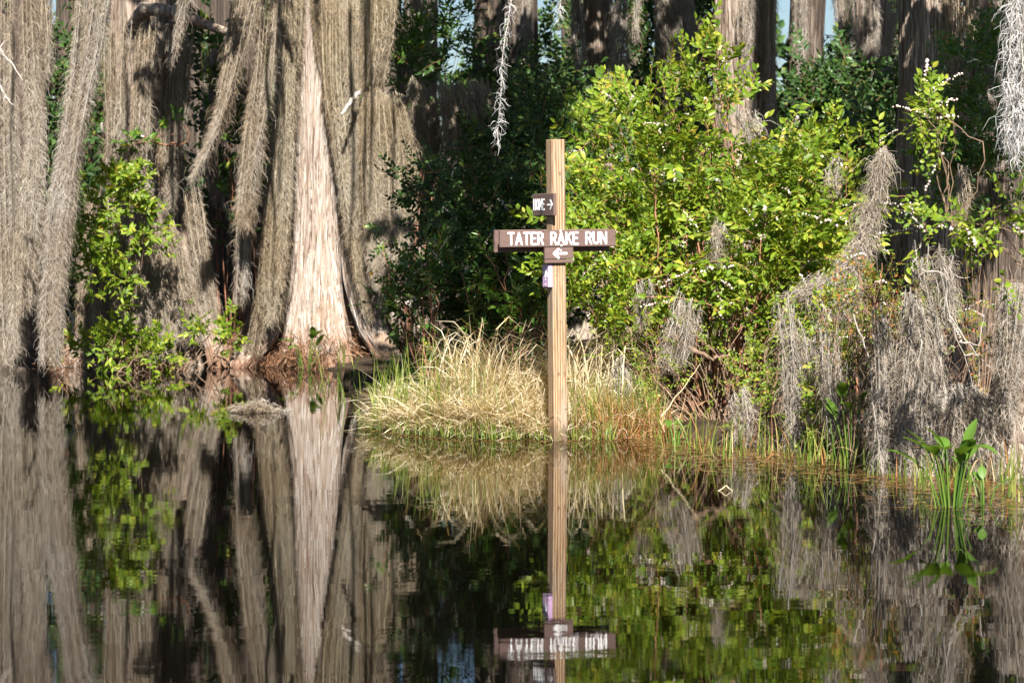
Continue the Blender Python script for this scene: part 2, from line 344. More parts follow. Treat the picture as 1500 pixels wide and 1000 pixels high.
def flare(r0, r1, h): return lambda z: r0+(r1-r0)*np.exp(-z/h)

# ------------------------------------------------------------------ leaves and twigs
def leaf_tpl(L=1.0, w=.45, fold=.12, droop=.12):
    w *= .5
    v = np.array([[0,0,0],[.36,0,-.01],[.7,0,-droop*.45],[1,0,-droop],[.3,w*.92,fold*w*2],[.66,w*.8,fold*w*1.6-droop*.35],[.3,-w*.92,fold*w*2],[.66,-w*.8,fold*w*1.6-droop*.35]])*L
    f = np.array([[0,1,4],[1,2,4],[2,5,4],[2,3,5],[1,0,6],[2,1,6],[2,6,7],[3,2,7]])
    f[4:] = np.array([[0,6,1],[1,6,2],[6,7,2],[7,3,2]])
    return v, f
def rot_from(x, up):
    x = unit(x); y = unit(np.cross(up, x)); z = np.cross(x, y)
    return np.stack([x, y, z], -1)   # columns
def twig_tpl(nl=11, L=1.0, ls=.26, w=.45, curve=.15, spread=52, seed=0, both=False, whorl=False):
    """returns leaf verts/faces and stem path"""
    r_ = np.random.default_rng(seed); V = []; Fc = []; n = 0
    def pos(t): return np.array([t*L, .03*math.sin(3*t+seed), -curve*t*t*L])
    for i in range(nl):
        t = .18+.82*i/(nl-1); p = pos(t); s = 1 if i % 2 else -1
        a = math.radians(spread+r_.normal(0, 12))*s*(1 if i < nl-1 else .1)
        if whorl: a = r_.uniform(-1.6, 1.6)
        d = np.array([math.cos(a), math.sin(a), r_.normal(.12, .25)-2*curve*t*.5])
        up = np.array([r_.normal(0, .3), r_.normal(0, .3)+.15*s, 1.])
        R = rot_from(d, up); lv, lf = leaf_tpl(ls*r_.uniform(.65, 1.15)*(1-.25*t), w*r_.uniform(.85, 1.15), .12, r_.uniform(.0, .3))
        V.append(lv@R.T+p); Fc.append(lf+n); n += len(lv)
    stem = np.array([pos(t) for t in np.linspace(0, 1, 5)])
    return np.concatenate(V), np.concatenate(Fc), stem
def raceme_tpl(n=14, seed=0):
    r_ = np.random.default_rng(seed); V = []; Fc = []; k = 0
    o = np.array([[1,0,0],[-1,0,0],[0,1,0],[0,-1,0],[0,0,1.1],[0,0,-1.4]])*.036
    of = np.array([[0,2,4],[2,1,4],[1,3,4],[3,0,4],[2,0,5],[1,2,5],[3,1,5],[0,3,5]])
    for i in range(n):
        t = i/(n-1); p = np.array([t, r_.normal(0, .035), -.045-.18*t*t+r_.normal(0, .026)])
        V.append(o*r_.uniform(.55, 1.3)+p); Fc.append(of+k); k += 6
    return np.concatenate(V), np.concatenate(Fc)
def one_leaf(s):
    v, f = leaf_tpl(1, .5+.04*s, .12, .1+.08*s); return v, f, np.array([[0, 0, 0], [.1, 0, 0], [.2, 0, 0], [.3, 0, 0], [.4, 0, 0]])
TW = {
 'leaf': [one_leaf(s) for s in range(3)],
 'fetter': [twig_tpl(11, 1, .30, .5, .15, 52, s) for s in range(6)],
 'willow': [twig_tpl(13, 1, .34, .3, .12, 45, s+20) for s in range(5)],
 'small': [twig_tpl(12, 1, .2, .5, .1, 55, s+40) for s in range(5)],
 'rosette': [twig_tpl(9, .55, .38, .4, .0, 60, s+60, whorl=True) for s in range(5)],
 'lump': [twig_tpl(12, 1, .42, .55, .1, 60, s+80, whorl=True) for s in range(5)]}
RAC = [raceme_tpl(14, s) for s in range(4)]
def scatter(mb, kind, pos, d, up, sc, leafmi=0, stemmi=1, stem=True):
    tp = TW[kind]; which = rng.integers(0, len(tp), len(pos)); R = rot_from(d, up)
    for k, (lv, lf, st) in enumerate(tp):
        m = np.where(which == k)[0]
        if not len(m): continue
        v = np.einsum('nij,vj->nvi', R[m], lv)*sc[m, None, None]+pos[m, None]
        f = lf[None]+(np.arange(len(m))*len(lv))[:, None, None]
        mb.add(v, f.reshape(-1, 3), leafmi, False)
        if stem:
            p = np.einsum('nij,vj->nvi', R[m], st)*sc[m, None, None]+pos[m, None]
            ribbons(mb, p, np.full((len(m), 1), .0035)*np.linspace(1, .4, 5)[None], stemmi)
def scatter_rac(mb, pos, d, up, sc):
    which = rng.integers(0, len(RAC), len(pos)); R = rot_from(d, up)
    for k, (lv, lf) in enumerate(RAC):
        m = np.where(which == k)[0]
        if not len(m): continue
        v = np.einsum('nij,vj->nvi', R[m], lv)*sc[m, None, None]+pos[m, None]
        mb.add(v, (lf[None]+(np.arange(len(m))*len(lv))[:, None, None]).reshape(-1, 3), 0, False)
def lump_points(lumps, n, spread=.1, per=9, rmin=.35):
    """clustered points in ellipsoids given as (px,py,rx,ry,D,rd)"""
    a = np.array(lumps, float); wgt = a[:, 2]*a[:, 3]*(a[:, 4]/16)**2; wgt /= wgt.sum()
    nc = max(1, n//per); k = rng.choice(len(a), nc, p=wgt)
    dr = unit(rng.normal(0, 1, (nc, 3))); dr[:, 1] -= .25; dr = unit(dr)
    rr = U(rmin**2, 1, nc)**.5
    D = a[k, 4]; c = np.stack([(a[k, 0]-CX)/F*D, D, EYE-(a[k, 1]-YH)/F*D], 1)
    ext = np.stack([a[k, 2]*D/F, a[k, 5], a[k, 3]*D/F], 1)
    cc = c+dr*rr[:, None]*ext
    i = np.repeat(np.arange(nc), per)
    p = cc[i]+rng.normal(0, spread, (len(i), 3)); d = dr[i]
    ok = p[:, 2] > .06
    return p[ok], d[ok], c[i][ok]
def leaf_dirs(d, upb=.35, rnd=.45):
    n = len(d)
    dd = unit(d*.8+np.array([0, -.15, upb])+rng.normal(0, rnd, (n, 3)))
    up = unit(np.array([.1, -.55, .8])+rng.normal(0, .45, (n, 3)))
    return dd, up
def shrub(name, label, cat, lumps, n, kind, leafmat, size=(.14, .24), base=None, stems=30, flowers=0, group=None, stemmat='redtwig', spread=.1, per=9, rmin=.35, upb=.35, srad=.008, sprays=0):
    reseed(label); p, d, c = lump_points(lumps, n, spread, per, rmin)
    if base is None:
        b = p.mean(0); b[2] = 0
    else: b = np.array(base, float)
    root = empty(name, b, label, cat, group)
    dd, up = leaf_dirs(d, upb)
    mb = MB(); scatter(mb, kind, p, dd, up, U(*size, len(p)))
    sq = []
    if sprays:      # long arching shoots that leave the mass, leaves in rows and flowers at the tip
        k = rng.choice(len(p), sprays, replace=False); k = k[(p[k, 0] > b[0]-.3) & (p[k, 2] < 1.75)]; sprays = len(k); k = k[np.argsort(-(d[k]@np.array([.2, -.5, .8])))][:sprays]
        L = U(.3, .75, sprays); d0 = unit(d[k]*np.array([1, .6, 1])+np.array([0, -.2, .7])+rng.normal(0, .25, (sprays, 3)))
        side = unit(d[k]*np.array([1, .5, 0])+rng.normal(0, .3, (sprays, 3)))
        for t in np.linspace(.1, 1, 8):
            q = p[k]+d0*(L*t)[:, None]+side*(L*.35*t*t)[:, None]-np.array([0, 0, 1.])*(L*.5*t*t)[:, None]
            sq.append(q)
            for sg in (-1, 1):
                tv = unit(d0+side*.7*t-np.array([0, 0, 1.])*t); lat = unit(np.cross(tv, np.array([0, 0, 1.])))
                dd_ = unit(tv*.7+lat*sg*.8+rng.normal(0, .2, (sprays, 3))); up_ = unit(np.array([0, -.5, .9])+rng.normal(0, .35, (sprays, 3)))
                scatter(mb, 'leaf', q, dd_, up_, U(.055, .085, sprays), 0, 1, False)
        ribbons(mb, np.stack(sq, 1), np.full((sprays, 1), .006)*np.linspace(1, .5, 8)[None], 1)
    mb.build('foliage', [M[leafmat], M[stemmat]], root, b).location = (0, 0, 0)
    if stems:
        sb = MB(); pick = rng.choice(len(p), min(stems, len(p)), replace=False)
        for i in pick:
            e = p[i]; s0 = b+np.array([(e[0]-b[0])*.35+N(1, .12)[0], (e[1]-b[1])*.5+N(1, .1)[0], -.1])*(1 if stems > 14 else .02)
            m = (s0*.45+e*.55)+np.array([N(1, .12)[0], N(1, .1)[0], .18*abs(e[2]-b[2])+N(1, .05)[0]])
            t = np.linspace(0, 1, 9)[:, None]; path = s0*(1-t)**2+2*m*t*(1-t)+e*t*t
            path[1:-1] += rng.normal(0, .012, (7, 3))
            tube(sb, path, np.linspace(srad, .002, 9)*U(.6, 1.3), 5)
        sb.build('stem', M[stemmat], root, b).location = (0, 0, 0)
    if flowers:
        i = rng.choice(len(p), flowers, replace=False); fb = MB()
        q = p[i]+unit(d[i]+np.array([0, -.5, .4]))*.05
        fd = unit(dd[i]+rng.normal(0, .4, (flowers, 3))*np.array([1, .5, .5])+np.array([0, 0, -.25])); 
        if sprays:
            m_ = min(sprays, 50); scatter_rac(fb, sq[4][:m_]-np.array([0, .0, .012]), unit(sq[7][:m_]-sq[4][:m_]), np.tile([0., -.3, 1.], (m_, 1)), U(.14, .26, m_))
        scatter_rac(fb, q, fd, np.tile([0., -.3, 1.], (flowers, 1)), U(.1, .2, flowers))
        tag(fb.build('blossom', M['petal'], root, b), kind='stuff').location = (0, 0, 0)
    return root

# ------------------------------------------------------------------ grass
def blades(mb, base, L, w, th0, th1, K=7, mi=0, az=None, pw=1.5):
    n = len(base); t = np.linspace(0, 1, K)
    th = th0[:, None]+(th1-th0)[:, None]*t[None]**pw
    if az is None: az = U(0, 6.283, n)
    ds = (L/(K-1))[:, None]
    hx = np.concatenate([np.zeros((n, 1)), np.cumsum(np.sin(th[:, 1:])*ds, 1)], 1); hz = np.concatenate([np.zeros((n, 1)), np.cumsum(np.cos(th[:, 1:])*ds, 1)], 1)
    p = np.stack([base[:, :1]+hx*np.cos(az)[:, None], base[:, 1:2]+hx*np.sin(az)[:, None], base[:, 2:]+hz], -1)
    p[..., 2] = np.maximum(p[..., 2], .004)
    side = np.stack([np.cos(az+N(n, .5)), np.sin(az), N(n, .4)], -1)
    ribbons(mb, p, w[:, None]*np.array([.8, 1, 1, .9, .75, .5, .12])[None, :K], mi, unit(side))

# ================================================================== SETTING
SHX = [-900, 0, 340, 470, 515, 530, 600, 700, 815, 900, 960, 1050, 1250, 1330, 1500, 2200]
SHD = [23.6, 23.2, 23.0, 22.6, 19.0, 15.6, 15.1, 14.75, 14.72, 14.7, 14.8, 14.1, 13.4, 12.5, 11.9, 11.2]
def land_h(x, y):
    a = x/np.maximum(y, .1)*F+CX; sd = np.interp(a, SHX, SHD)
    t = np.clip((y-sd+.35)/.9, 0, 1); t = t*t*(3-2*t)
    return -.35+t*.42+t*(.03*np.sin(x*5.1+y*2.3)+.03*np.sin(y*6.7-x*3.1))+np.clip((y-30)/60, 0, 1)*.3
def ground():
    xs = np.concatenate([[-600, -200, -60, -20], np.arange(-9, 9.01, .1), [20, 60, 200, 600]])
    ys = np.concatenate([[-300, -60, -10, 4], np.arange(9, 28, .1), [30, 34, 40, 60, 120, 300, 900]])
    X, Y = np.meshgrid(xs, ys); Z = land_h(X, Y); Z = np.where(Y < 8, -.35, Z)
    n, m = X.shape; i, j = np.meshgrid(np.arange(n-1), np.arange(m-1), indexing='ij')
    f = np.stack([i*m+j, i*m+j+1, (i+1)*m+j+1, (i+1)*m+j], -1).reshape(-1, 4)
    mb = MB(); mb.add(np.stack([X, Y, Z], -1), f); tag(mb.build('ground', M['soil']), kind='structure')
    wb = MB(); wb.add([[-600, -300, 0], [600, -300, 0], [600, 900, 0], [-600, 900, 0]], [[0, 1, 2, 3]]); tag(wb.build('water', M['water']), kind='structure')
ground()

# ================================================================== TREES
def cypress(label, px, D, r, r1, h, bark, ztop=9.5, nfl=9, famp=.25, fdec=.9, nth=150, seed=1, lean=(0, 0), shade_crown=None, group=TREES, strips=0, bow=0., lobe=0.):
    x = (px-CX)/F*D
    root = empty('cypress_tree', (x, D, 0), label, 'tree', group)
    o = trunk_mb((0, 0), ztop, flare(r, r1, h), nfl, famp, fdec, nth, 130, .03, lean, seed, -.35, strips, bow, lobe).build('trunk', [M[bark], M[{'bark_pale': 'strip_pale', 'bark': 'strip', 'bark_shaded': 'strip_shaded'}[bark]]], root)
    if shade_crown:
        shade_crown_part(root, shade_crown)
    return root
SUN_AZ, SUN_EL = math.radians(4), math.radians(40)
SD = np.array([math.sin(SUN_AZ)*math.cos(SUN_EL), -math.cos(SUN_AZ)*math.cos(SUN_EL), math.sin(SUN_EL)])
def overhead(px, py, D, z):
    """point z metres up, on the sun's path to what stands at (px,py,D)"""
    p = P(px, py, D); return p+SD*((z-p[2])/SD[2])
def shade_crown_part(root, shade_crown, ropes=()):
    """crown: list of (centre xyz, radii xyz, count)"""
    mb = MB()
    for c, rad, n in shade_crown:
        dr = unit(rng.normal(0, 1, (n, 3))); p = np.array(c)+dr*(U(.1, 1, n)**.5)[:, None]*np.array(rad)
        dd, up = leaf_dirs(dr, 0, .8)
        scatter(mb, 'lump', p, dd, up, U(.35, .6, n), 0, 1, False)
    for px, yt, yb, hw, D, Ds in ropes:      # unseen moss ropes added for their shade, hanging from the crown above the frame; their shade falls on (px, yt..yb, D)
        t_ = (D-Ds)/(math.cos(SUN_EL)*math.cos(SUN_AZ)); q = np.linspace(0, 1, 12)
        for k in range(max(1, int(hw/3))):
            u = U(-hw, hw); a_, b_ = P(px+u, yt-U(0, 40), D)+SD*t_, P(px+u*.6, yb-U(0, 90)*(abs(u)/hw), D)+SD*t_
            path = a_*(1-q[:, None])+b_*q[:, None]; path[:, 0] += wob(12, .02)
            tube(mb, path, np.linspace(1, .35, 12)*U(.012, .03), 6, 1, .3)
    mb.build('shade_crown', [M['leaf_mid'], M['twig']], root, root.location).location = (0, 0, 0)

def wob(K, amp, n=3):
    t = np.linspace(0, 1, K); o = np.zeros(K)
    for i in range(1, n+1): o += rng.normal(0, amp/i)*np.sin(i*3.1*t+U(0, 6.3))
    return o
def OH(px, py, D, z, rx, ry, rz, n): return (overhead(px, py, D, z), (rx, ry, rz), n)
big = cypress('big cypress with bare whitish wood strip and rust red flared base', 464, 23.5, .35, .66, .6, 'bark_pale', nfl=11, famp=.2, fdec=.6, seed=5, nth=300, strips=8000, lobe=.5)
left = cypress('wide moss covered cypress flaring behind the bright green bush', 212, 23.4, .30, .68, .7, 'bark', nfl=9, famp=.25, seed=8, nth=200, strips=3000)
def limb(root, name, pts, rads, mat, label=None, noise=.08):
    pts = np.array(pts); t = np.linspace(0, 1, len(pts)); tt = np.linspace(0, 1, 14)
    path = np.stack([np.interp(tt, t, pts[:, k]) for k in range(3)], 1); path[1:-1] += rng.normal(0, .008, (12, 3))
    mb = MB(); tube(mb, path, np.interp(tt, np.linspace(0, 1, len(rads)), rads), 9, 0, noise)
    if root is None: return mb
    o = mb.build(name, M[mat], root, root.location); o.location = (0, 0, 0)
    if label: o['label'] = label
    return o
limb(left, 'branch', [P(195, 40, 23.2), P(215, 12, 22.8), P(255, 18, 22.6), P(300, 35, 22.5), P(342, 52, 22.4)], [.09, .075, .06, .05, .035], 'bark', 'thick brown limb running level near the top')
limb(left, 'branch', [P(172, 218, 22.6), P(166, 208, 22.5), P(152, 200, 22.4), P(149, 180, 22.3)], [.03, .025, .022, .012], 'deadwood', 'short bleached white branch stub')
limb(left, 'branch', [P(185, 180, 22.5), P(200, 180, 22.4), P(214, 190, 22.35), P(220, 208, 22.3)], [.03, .027, .022, .01], 'deadwood', 'bleached curved branch stub')
limb(big, 'branch', [P(545, 128, 22.6), P(530, 132, 22.5), P(512, 150, 22.3), P(500, 168, 22.2)], [.03, .025, .02, .012], 'deadwood', 'pale crooked branch stub')
def buttress(root, pts, rads):
    pts = np.array([P(*q) for q in pts]); t = np.linspace(0, 1, len(pts)); tt = np.linspace(0, 1, 26); mb = MB()
    path = np.stack([np.interp(tt, t, pts[:, k]) for k in range(3)], 1); r = np.interp(tt, np.linspace(0, 1, len(rads)), rads)
    tube(mb, path, r, 18, 0, .06)
    n = 900; q = U(0, .93, n); K = 6; a = U(0, 6.28, n); tk = q[:, None]+np.linspace(0, .16, K)[None]
    c = np.stack([np.interp(tk, tt, path[:, k]) for k in range(3)], -1); rr = np.interp(tk, tt, r)+U(0, .012, (n, 1))
    sp = c+np.stack([np.cos(a)[:, None]*rr, np.sin(a)[:, None]*rr, 0*rr], -1); ribbons(mb, sp, U(.004, .014, n)[:, None]*np.array([.3, .9, 1, 1, .7, .2])[None], 1)
    o = mb.build('buttress_root', [M['bark_pale'], M['strip_pale']], root, root.location); o.location = (0, 0, 0)
buttress(big, [(505,330,23.15),(520,410,23.05),(543,480,22.9),(574,532,22.7),(590,560,22.6)], [.05, .10, .125, .12, .08])
buttress(big, [(428,360,23.2),(412,430,23.05),(388,492,22.9),(352,536,22.75),(338,560,22.7)], [.05, .10, .12, .12, .08])
buttress(left, [(262,330,23.0),(280,400,22.9),(296,450,22.75),(318,520,22.6),(326,560,22.55)], [.05, .07, .09, .10, .08])
def root_fringe(root, r, px, D, n, label):
    mb = MB(); th = U(0, 2*np.pi, n); c = np.array([(px-CX)/F*D, D, 0]); R_ = r*(1+.2*np.cos(th*5+1)+N(n, .06))
    zz = np.abs(N(n, .13)); rr = R_*np.exp(-zz/1.1)+.02; q = c+np.stack([np.cos(th)*rr, np.sin(th)*rr, zz], 1)
    d = np.stack([np.cos(th)*.5, np.sin(th)*.5, U(-1, .1, n)], 1)+rng.normal(0, .35, (n, 3)); fibres(mb, q, d, U(.06, .22, n), U(.004, .009, n), 0, .3, 5, .2)
    mb.v[-1][:, 2] = np.maximum(mb.v[-1][:, 2], .003)
    o = mb.build('root_fringe', M['rust_fibre'], root, root.location); o.location = (0, 0, 0); o['label'] = label
root_fringe(big, .82, 466, 23.4, 6000, 'rust red rootlets and needles at the waterline')
root_fringe(left, .8, 212, 23.4, 1800, 'dark brown rootlets at the waterline')
far_l = cypress('cypress hidden behind the moss curtain at the far left edge', 30, 25.0, .22, .5, .6, 'bark_shaded', seed=12)
gap_l = cypress('dark cypress in the shaded gap left of the big cypress', 345, 26.5, .25, .45, .6, 'bark_shaded', seed=14)
bg = [
 ('slim shaded cypress with grey moss, first right of the big cypress', 618, 28, .17, .4, .8, 'bark', 21),
 ('grey cypress standing just right of the pale sky gap', 712, 31, .17, .4, .8, 'bark_shaded', 22),
 ('dim cypress right behind the thin hanging moss strand', 768, 33, .17, .4, .8, 'bark_shaded', 23),
 ('thin far cypress between the sky slit and the sunlit brown trunk', 826, 36, .11, .3, .8, 'bark_shaded', 24),
 ('sunlit brown cypress trunk rising behind the signpost and bright bush', 884, 26.5, .125, .4, .7, 'bark', 25),
 ('shaded grey cypress with skirt of moss behind top of bright bush', 985, 27.5, .19, .45, .8, 'bark', 26),
 ('broad pale sunlit cypress trunk rising above the bright bush', 1100, 24.5, .265, .5, .8, 'bark', 27),
 ('dark cypress between two slits of blue sky', 1180, 30, .19, .4, .8, 'bark_shaded', 28),
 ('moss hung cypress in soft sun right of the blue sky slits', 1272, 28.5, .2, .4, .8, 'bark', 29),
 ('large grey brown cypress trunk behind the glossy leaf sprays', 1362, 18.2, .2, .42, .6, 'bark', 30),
 ('dim cypress at far right behind the leafy shrub', 1455, 24, .3, .5, .8, 'bark_shaded', 31),  # darkened bark stands in for the shade on this trunk
 ('weathered grey cypress butt at right edge beside black shadow', 1496, 12.5, .07, .17, .35, 'bark', 32),
]
BG = {}
for lab, px, D, r, r1, h, bk, sd in bg:
    BG[sd] = cypress(lab, px, D, r, r1, h, bk, seed=sd, nth=120 if D > 25 else 160, ztop=9.5 if D > 14 else 1.0, strips=2600 if D < 29 else 1200, lean=(.018*math.sin(sd*2.7), 0), bow=.04 if D > 14 else .01)
for i, (px, D, r, w) in enumerate([(742, 42, .14, 'between the two dim grey cypresses'),
                             (938, 40, .16, 'between the sunlit brown trunk and mossy skirted trunk'), (1040, 38, .15, 'left of the broad pale trunk'), (1228, 42, .1, 'right of the blue sky slits'), (1310, 36, .2, 'left of the large grey brown trunk'),
                             (560, 34, .3, 'behind the mossy branch stub of the big cypress'), (300, 36, .3, 'behind the brown level limb'), (110, 34, .3, 'behind the grey moss swathe'), (400, 31, .2, 'behind the left flank of the big cypress')]):
    cypress('far dim cypress trunk '+w, px, D, r, r*1.6, .8, 'bark_shaded', seed=50+i, nth=60, strips=600, lean=(.03*math.sin(i*1.9+1), 0), bow=.07)

# ================================================================== CANOPY (unseen, added to throw shade)
shade_crown_part(big, [OH(335, 400, 25.5, 6.5, .4, .8, .7, 100)], [(256, 60, 300, 20, 22.3, 19.2), (538, -40, 360, 9, 22.5, 19.2), (412, -40, 330, 7, 22.6, 19.2), (515, 40, 420, 5, 22.7, 19.2), (190, 130, 260, 8, 22.4, 19.2), (112, -20, 200, 8, 22.4, 19), (470, -40, 40, 16, 22.8, 19.2), (575, 120, 330, 5, 22.3, 19.2), (24, 60, 420, 5, 22.2, 19.2), (398, 200, 470, 4, 22.7, 19.2)])
shade_crown_part(BG[22], [(np.array([-.18, 13.6, 4.9]), (.62, 1.5, .5), 150), (np.array([-.06, 16.5, 5.0]), (.55, 2.0, .6), 165), (np.array([.1, 20.0, 5.3]), (.6, 2.2, .6), 260), (np.array([-.3, 28.0, 6.3]), (1.2, 2.2, .7), 330), (np.array([.1, 23.5, 6.0]), (1.4, 2.0, .6), 360)])  # unseen lumps far out from the trunk, added to darken the middle
shade_crown_part(BG[26], [OH(990, 60, 27, 7.5, .9, 1.2, .8, 110)])
shade_crown_part(BG[31], [(np.array([3.15, 13.2, 4.6]), (.25, 1.0, .4), 60), (np.array([3.5, 16.0, 4.8]), (.55, 2.2, .5), 170), (np.array([4.3, 20.0, 5.2]), (.7, 2.0, .5), 150)])
shade_crown_part(BG[28], [OH(1195, 190, 28, 7.8, .8, 1.2, .8, 90)])
shade_crown_part(BG[30], [OH(1345, 260, 17.8, 6.3, .2, .7, .8, 45), OH(1440, 220, 17, 6.5, .6, .9, .8, 90)])
shade_crown_part(gap_l, [OH(345, 300, 26.8, 7.0, .6, .9, .8, 140)])

# ================================================================== MOSS (photo-left to photo-right)
mo = moss
G = dict(mat='moss_grey', core='core_grey')
mo('tan moss curtain filling the far left edge down to the water', [(4,-40,16),(6,200,17),(10,420,20),(14,530,14)], 22.2, 14)
mo('second tan moss curtain split off the far left one by a dark slit', [(40,-40,7),(46,100,10),(53,200,11),(46,330,14),(40,460,10)], 22.0, 13)
mo('short tan moss tail ending above the black gap at upper left', [(68,-40,8),(68,60,8),(72,125,3)], 22.4, 6)
mo('dim lower moss fringe at far left ending short of the water', [(30,330,22),(32,430,20),(30,515,14)], 23.2, 10, **G)
mo('long pale grey moss swathe sweeping from top down to the water at left', [(142,-40,30),(126,90,21),(104,210,13),(88,310,16),(78,430,13),(74,532,15)], 20.5, 26, r=.022, dz=.09, **G)
mo('upper moss curtain hung on the brown level limb, left part', [(174,22,22),(170,120,18),(172,200,14),(168,280,14)], 22.3, 15)
mo('middle moss curtain hung on the brown level limb above the bush', [(216,20,17),(208,140,14),(204,260,18),(206,340,14)], 22.25, 15)
mo('right moss curtain under the brown limb, half in shade', [(262,34,22),(256,130,20),(250,230,14),(246,310,8)], 22.5, 17)
mo('moss column left of the low bush standing to the water', [(140,270,11),(134,400,16),(132,535,18)], 22.5, 13)
mo('narrow moss strip behind the middle of the green bush', [(170,300,10),(172,420,13),(172,520,12)], 22.7, 9)
mo('moss skirt on the flared base just right of the green bush', [(212,300,17),(220,400,24),(228,530,30)], 22.4, 20)
mo('moss skirt spreading right over the bush side cypress root', [(248,320,12),(262,410,20),(284,500,24)], 22.5, 16)
mo('moss strip edging the black hollow by the bush side cypress', [(274,260,8),(292,370,10),(312,470,9),(322,515,6)], 22.7, 8)
mo('short light moss tassel hanging off the brown limb', [(280,-30,7),(262,40,7),(247,95,3)], 21.2, 5, r=.014, dz=.03, **G)
mo('leaning moss streamer ending in a thin pale tip', [(366,-40,22),(346,70,17),(326,160,8),(304,220,4),(283,264,2)], 21.5, 14, lenr=(.5, 1), r=.018)
mo('wide hanging moss band left of the big cypress', [(396,-40,13),(386,100,15),(372,200,12),(362,300,9),(358,340,5)], 21.8, 14)
mo('pale moss tassel hanging low before the dark gap', [(364,230,8),(358,330,10),(352,445,5)], 22.2, 8, **G)
mo('dim moss curtain deep in the gap behind the leaning streamer', [(318,60,16),(312,180,14),(318,300,8)], 24.6, 9, **G)
mo('moss fringe down the left flank of the big cypress', [(424,-40,9),(416,150,13),(406,290,18),(400,400,17),(396,470,11)], 22.6, 24, 'moss_olive', 'core_olive')
mo('sheer moss veil over the right root of the big cypress', [(518,330,8),(530,400,9),(546,470,7)], 22.6, 5, 'moss_olive', 'core_olive', dz=.05)
mo('short ragged moss tuft on the pale wood of the big cypress', [(470,-40,16),(474,30,15),(476,100,6)], 22.95, 10, 'moss_olive', 'core_olive', dz=.05)
mo('moss edging the left root of the big cypress', [(392,400,8),(378,460,10),(366,525,10)], 22.7, 8)
mo('olive moss sheet covering the right half of the big cypress', [(500,-40,26),(500,120,24),(512,240,19),(528,360,17),(548,450,11)], 22.7, 30, 'moss_olive', 'core_olive', dz=.1)
mo('thin moss streak down the front of the big cypress', [(434,-40,12),(430,90,10),(424,210,6)], 22.95, 12, 'moss_olive', 'core_olive', dz=.05)
mo('shaded moss column above the pale crooked stub', [(560,-40,20),(556,60,22),(546,128,14)], 22.4, 14, 'moss_olive', 'core_olive')
mo('broad sunlit moss drape hanging from the pale crooked stub', [(546,124,14),(548,220,18),(552,330,18),(556,420,10)], 22.3, 20, 'moss_olive', 'core_olive', start=.35, dz=.12)
mo('right half of the sunlit moss drape beside the dark shrub', [(572,132,16),(586,210,20),(590,310,17),(588,400,9)], 22.35, 20, 'moss_olive', 'core_olive', start=.4, dz=.12)
mo('thin dark moss wisp right of the broad sunlit drape', [(606,180,6),(604,220,7),(598,262,3)], 22.8, 4, r=.016)
mo('brown moss bank sagging in deep shade beside the dark shrub', [(655,110,60),(670,190,66),(660,270,44)], 23.6, 34, dz=.4, r=.03)
mo('grey moss on the slim shaded cypress', [(615,-40,26),(618,60,24),(628,140,14)], 27.6, 14, 'moss_grey', 'core_grey')
mo('dim moss on the grey cypress by the sky gap', [(728,-40,14),(724,60,12),(722,110,5)], 30.5, 7)
mo('moss wisps on the right side of the sunlit brown trunk', [(905,-40,10),(904,80,14),(890,190,9)], 26.2, 10, 'moss_grey', 'core_grey')
mo('moss wisps on the left side of the sunlit brown trunk', [(846,-40,7),(848,60,9),(858,150,6)], 26.3, 7, 'moss_grey', 'core_grey')
mo('small moss tail hanging free between two rear trunks', [(931,-30,5),(931,30,5),(931,66,2)], 25, 3, 'moss_grey', 'core_grey', r=.016)
mo('moss skirt around the shaded trunk above the bright bush', [(988,-40,26),(994,60,30),(996,150,22)], 27.1, 22, 'moss_grey', 'core_grey')
mo('moss strand down the right edge of the broad pale trunk', [(1130,-40,12),(1128,90,12),(1122,185,8)], 24.2, 9)
mo('moss wisps left of the broad pale trunk', [(1070,-40,9),(1068,60,11),(1062,140,5)], 24.4, 7, 'moss_grey', 'core_grey')
mo('hazy sunlit moss veil right of the blue sky slits', [(1250,-40,34),(1258,60,30),(1250,130,16)], 27.8, 20, 'moss_grey', 'core_grey')
mo('moss tail between the veil and large grey brown trunk', [(1316,-30,14),(1306,30,8),(1300,70,3)], 19, 5, 'moss_grey', 'core_grey', r=.016)
mo('moss sheet on the right side of the large grey brown trunk', [(1402,-40,26),(1402,70,22),(1394,140,14),(1410,170,6)], 18.0, 16, 'moss_olive', 'core_olive')
mo('lit moss tail hanging in the shade behind the glossy sprays', [(1410,235,6),(1412,290,7),(1406,342,3)], 15.5, 4, r=.016)
mo('curly grey moss strand hanging down the right edge at top', [(1494,-40,14),(1492,110,14),(1484,236,6)], 12.0, 9, 'moss_white', 'core_grey', r=.016, dz=.05, fw=.003, fl=(.03, .09), curl=.6, dens=.6, outb=1.0)
mo('moss on the diagonal limb right of the bright bush', [(1297,212,2),(1290,240,4),(1279,300,9),(1264,360,12),(1234,405,13),(1192,424,14),(1160,430,8)], 14.6, 12, 'moss_grey', 'core_grey', r=.013, dz=.06, fl=(.03, .1), fw=.003, curl=.5, lenr=(.25, .6), start=.85, outb=1.0, dens=1.3)
mo('moss veil on the dim cypress behind the thin hanging strand', [(770,-40,12),(768,50,12),(764,115,6)], 32.5, 7, **G)
mo('moss veil on the dark cypress between the blue sky slits', [(1172,-40,9),(1172,50,9),(1168,110,5)], 29.6, 6, **G)
mo('moss veil on the upper front of the broad pale trunk', [(1098,-40,16),(1094,40,12),(1088,110,5)], 24.1, 7, **G)
mo('moss hanging on the dim cypress at far right', [(1455,-40,26),(1452,60,22),(1450,150,10)], 23.5, 14, **G)
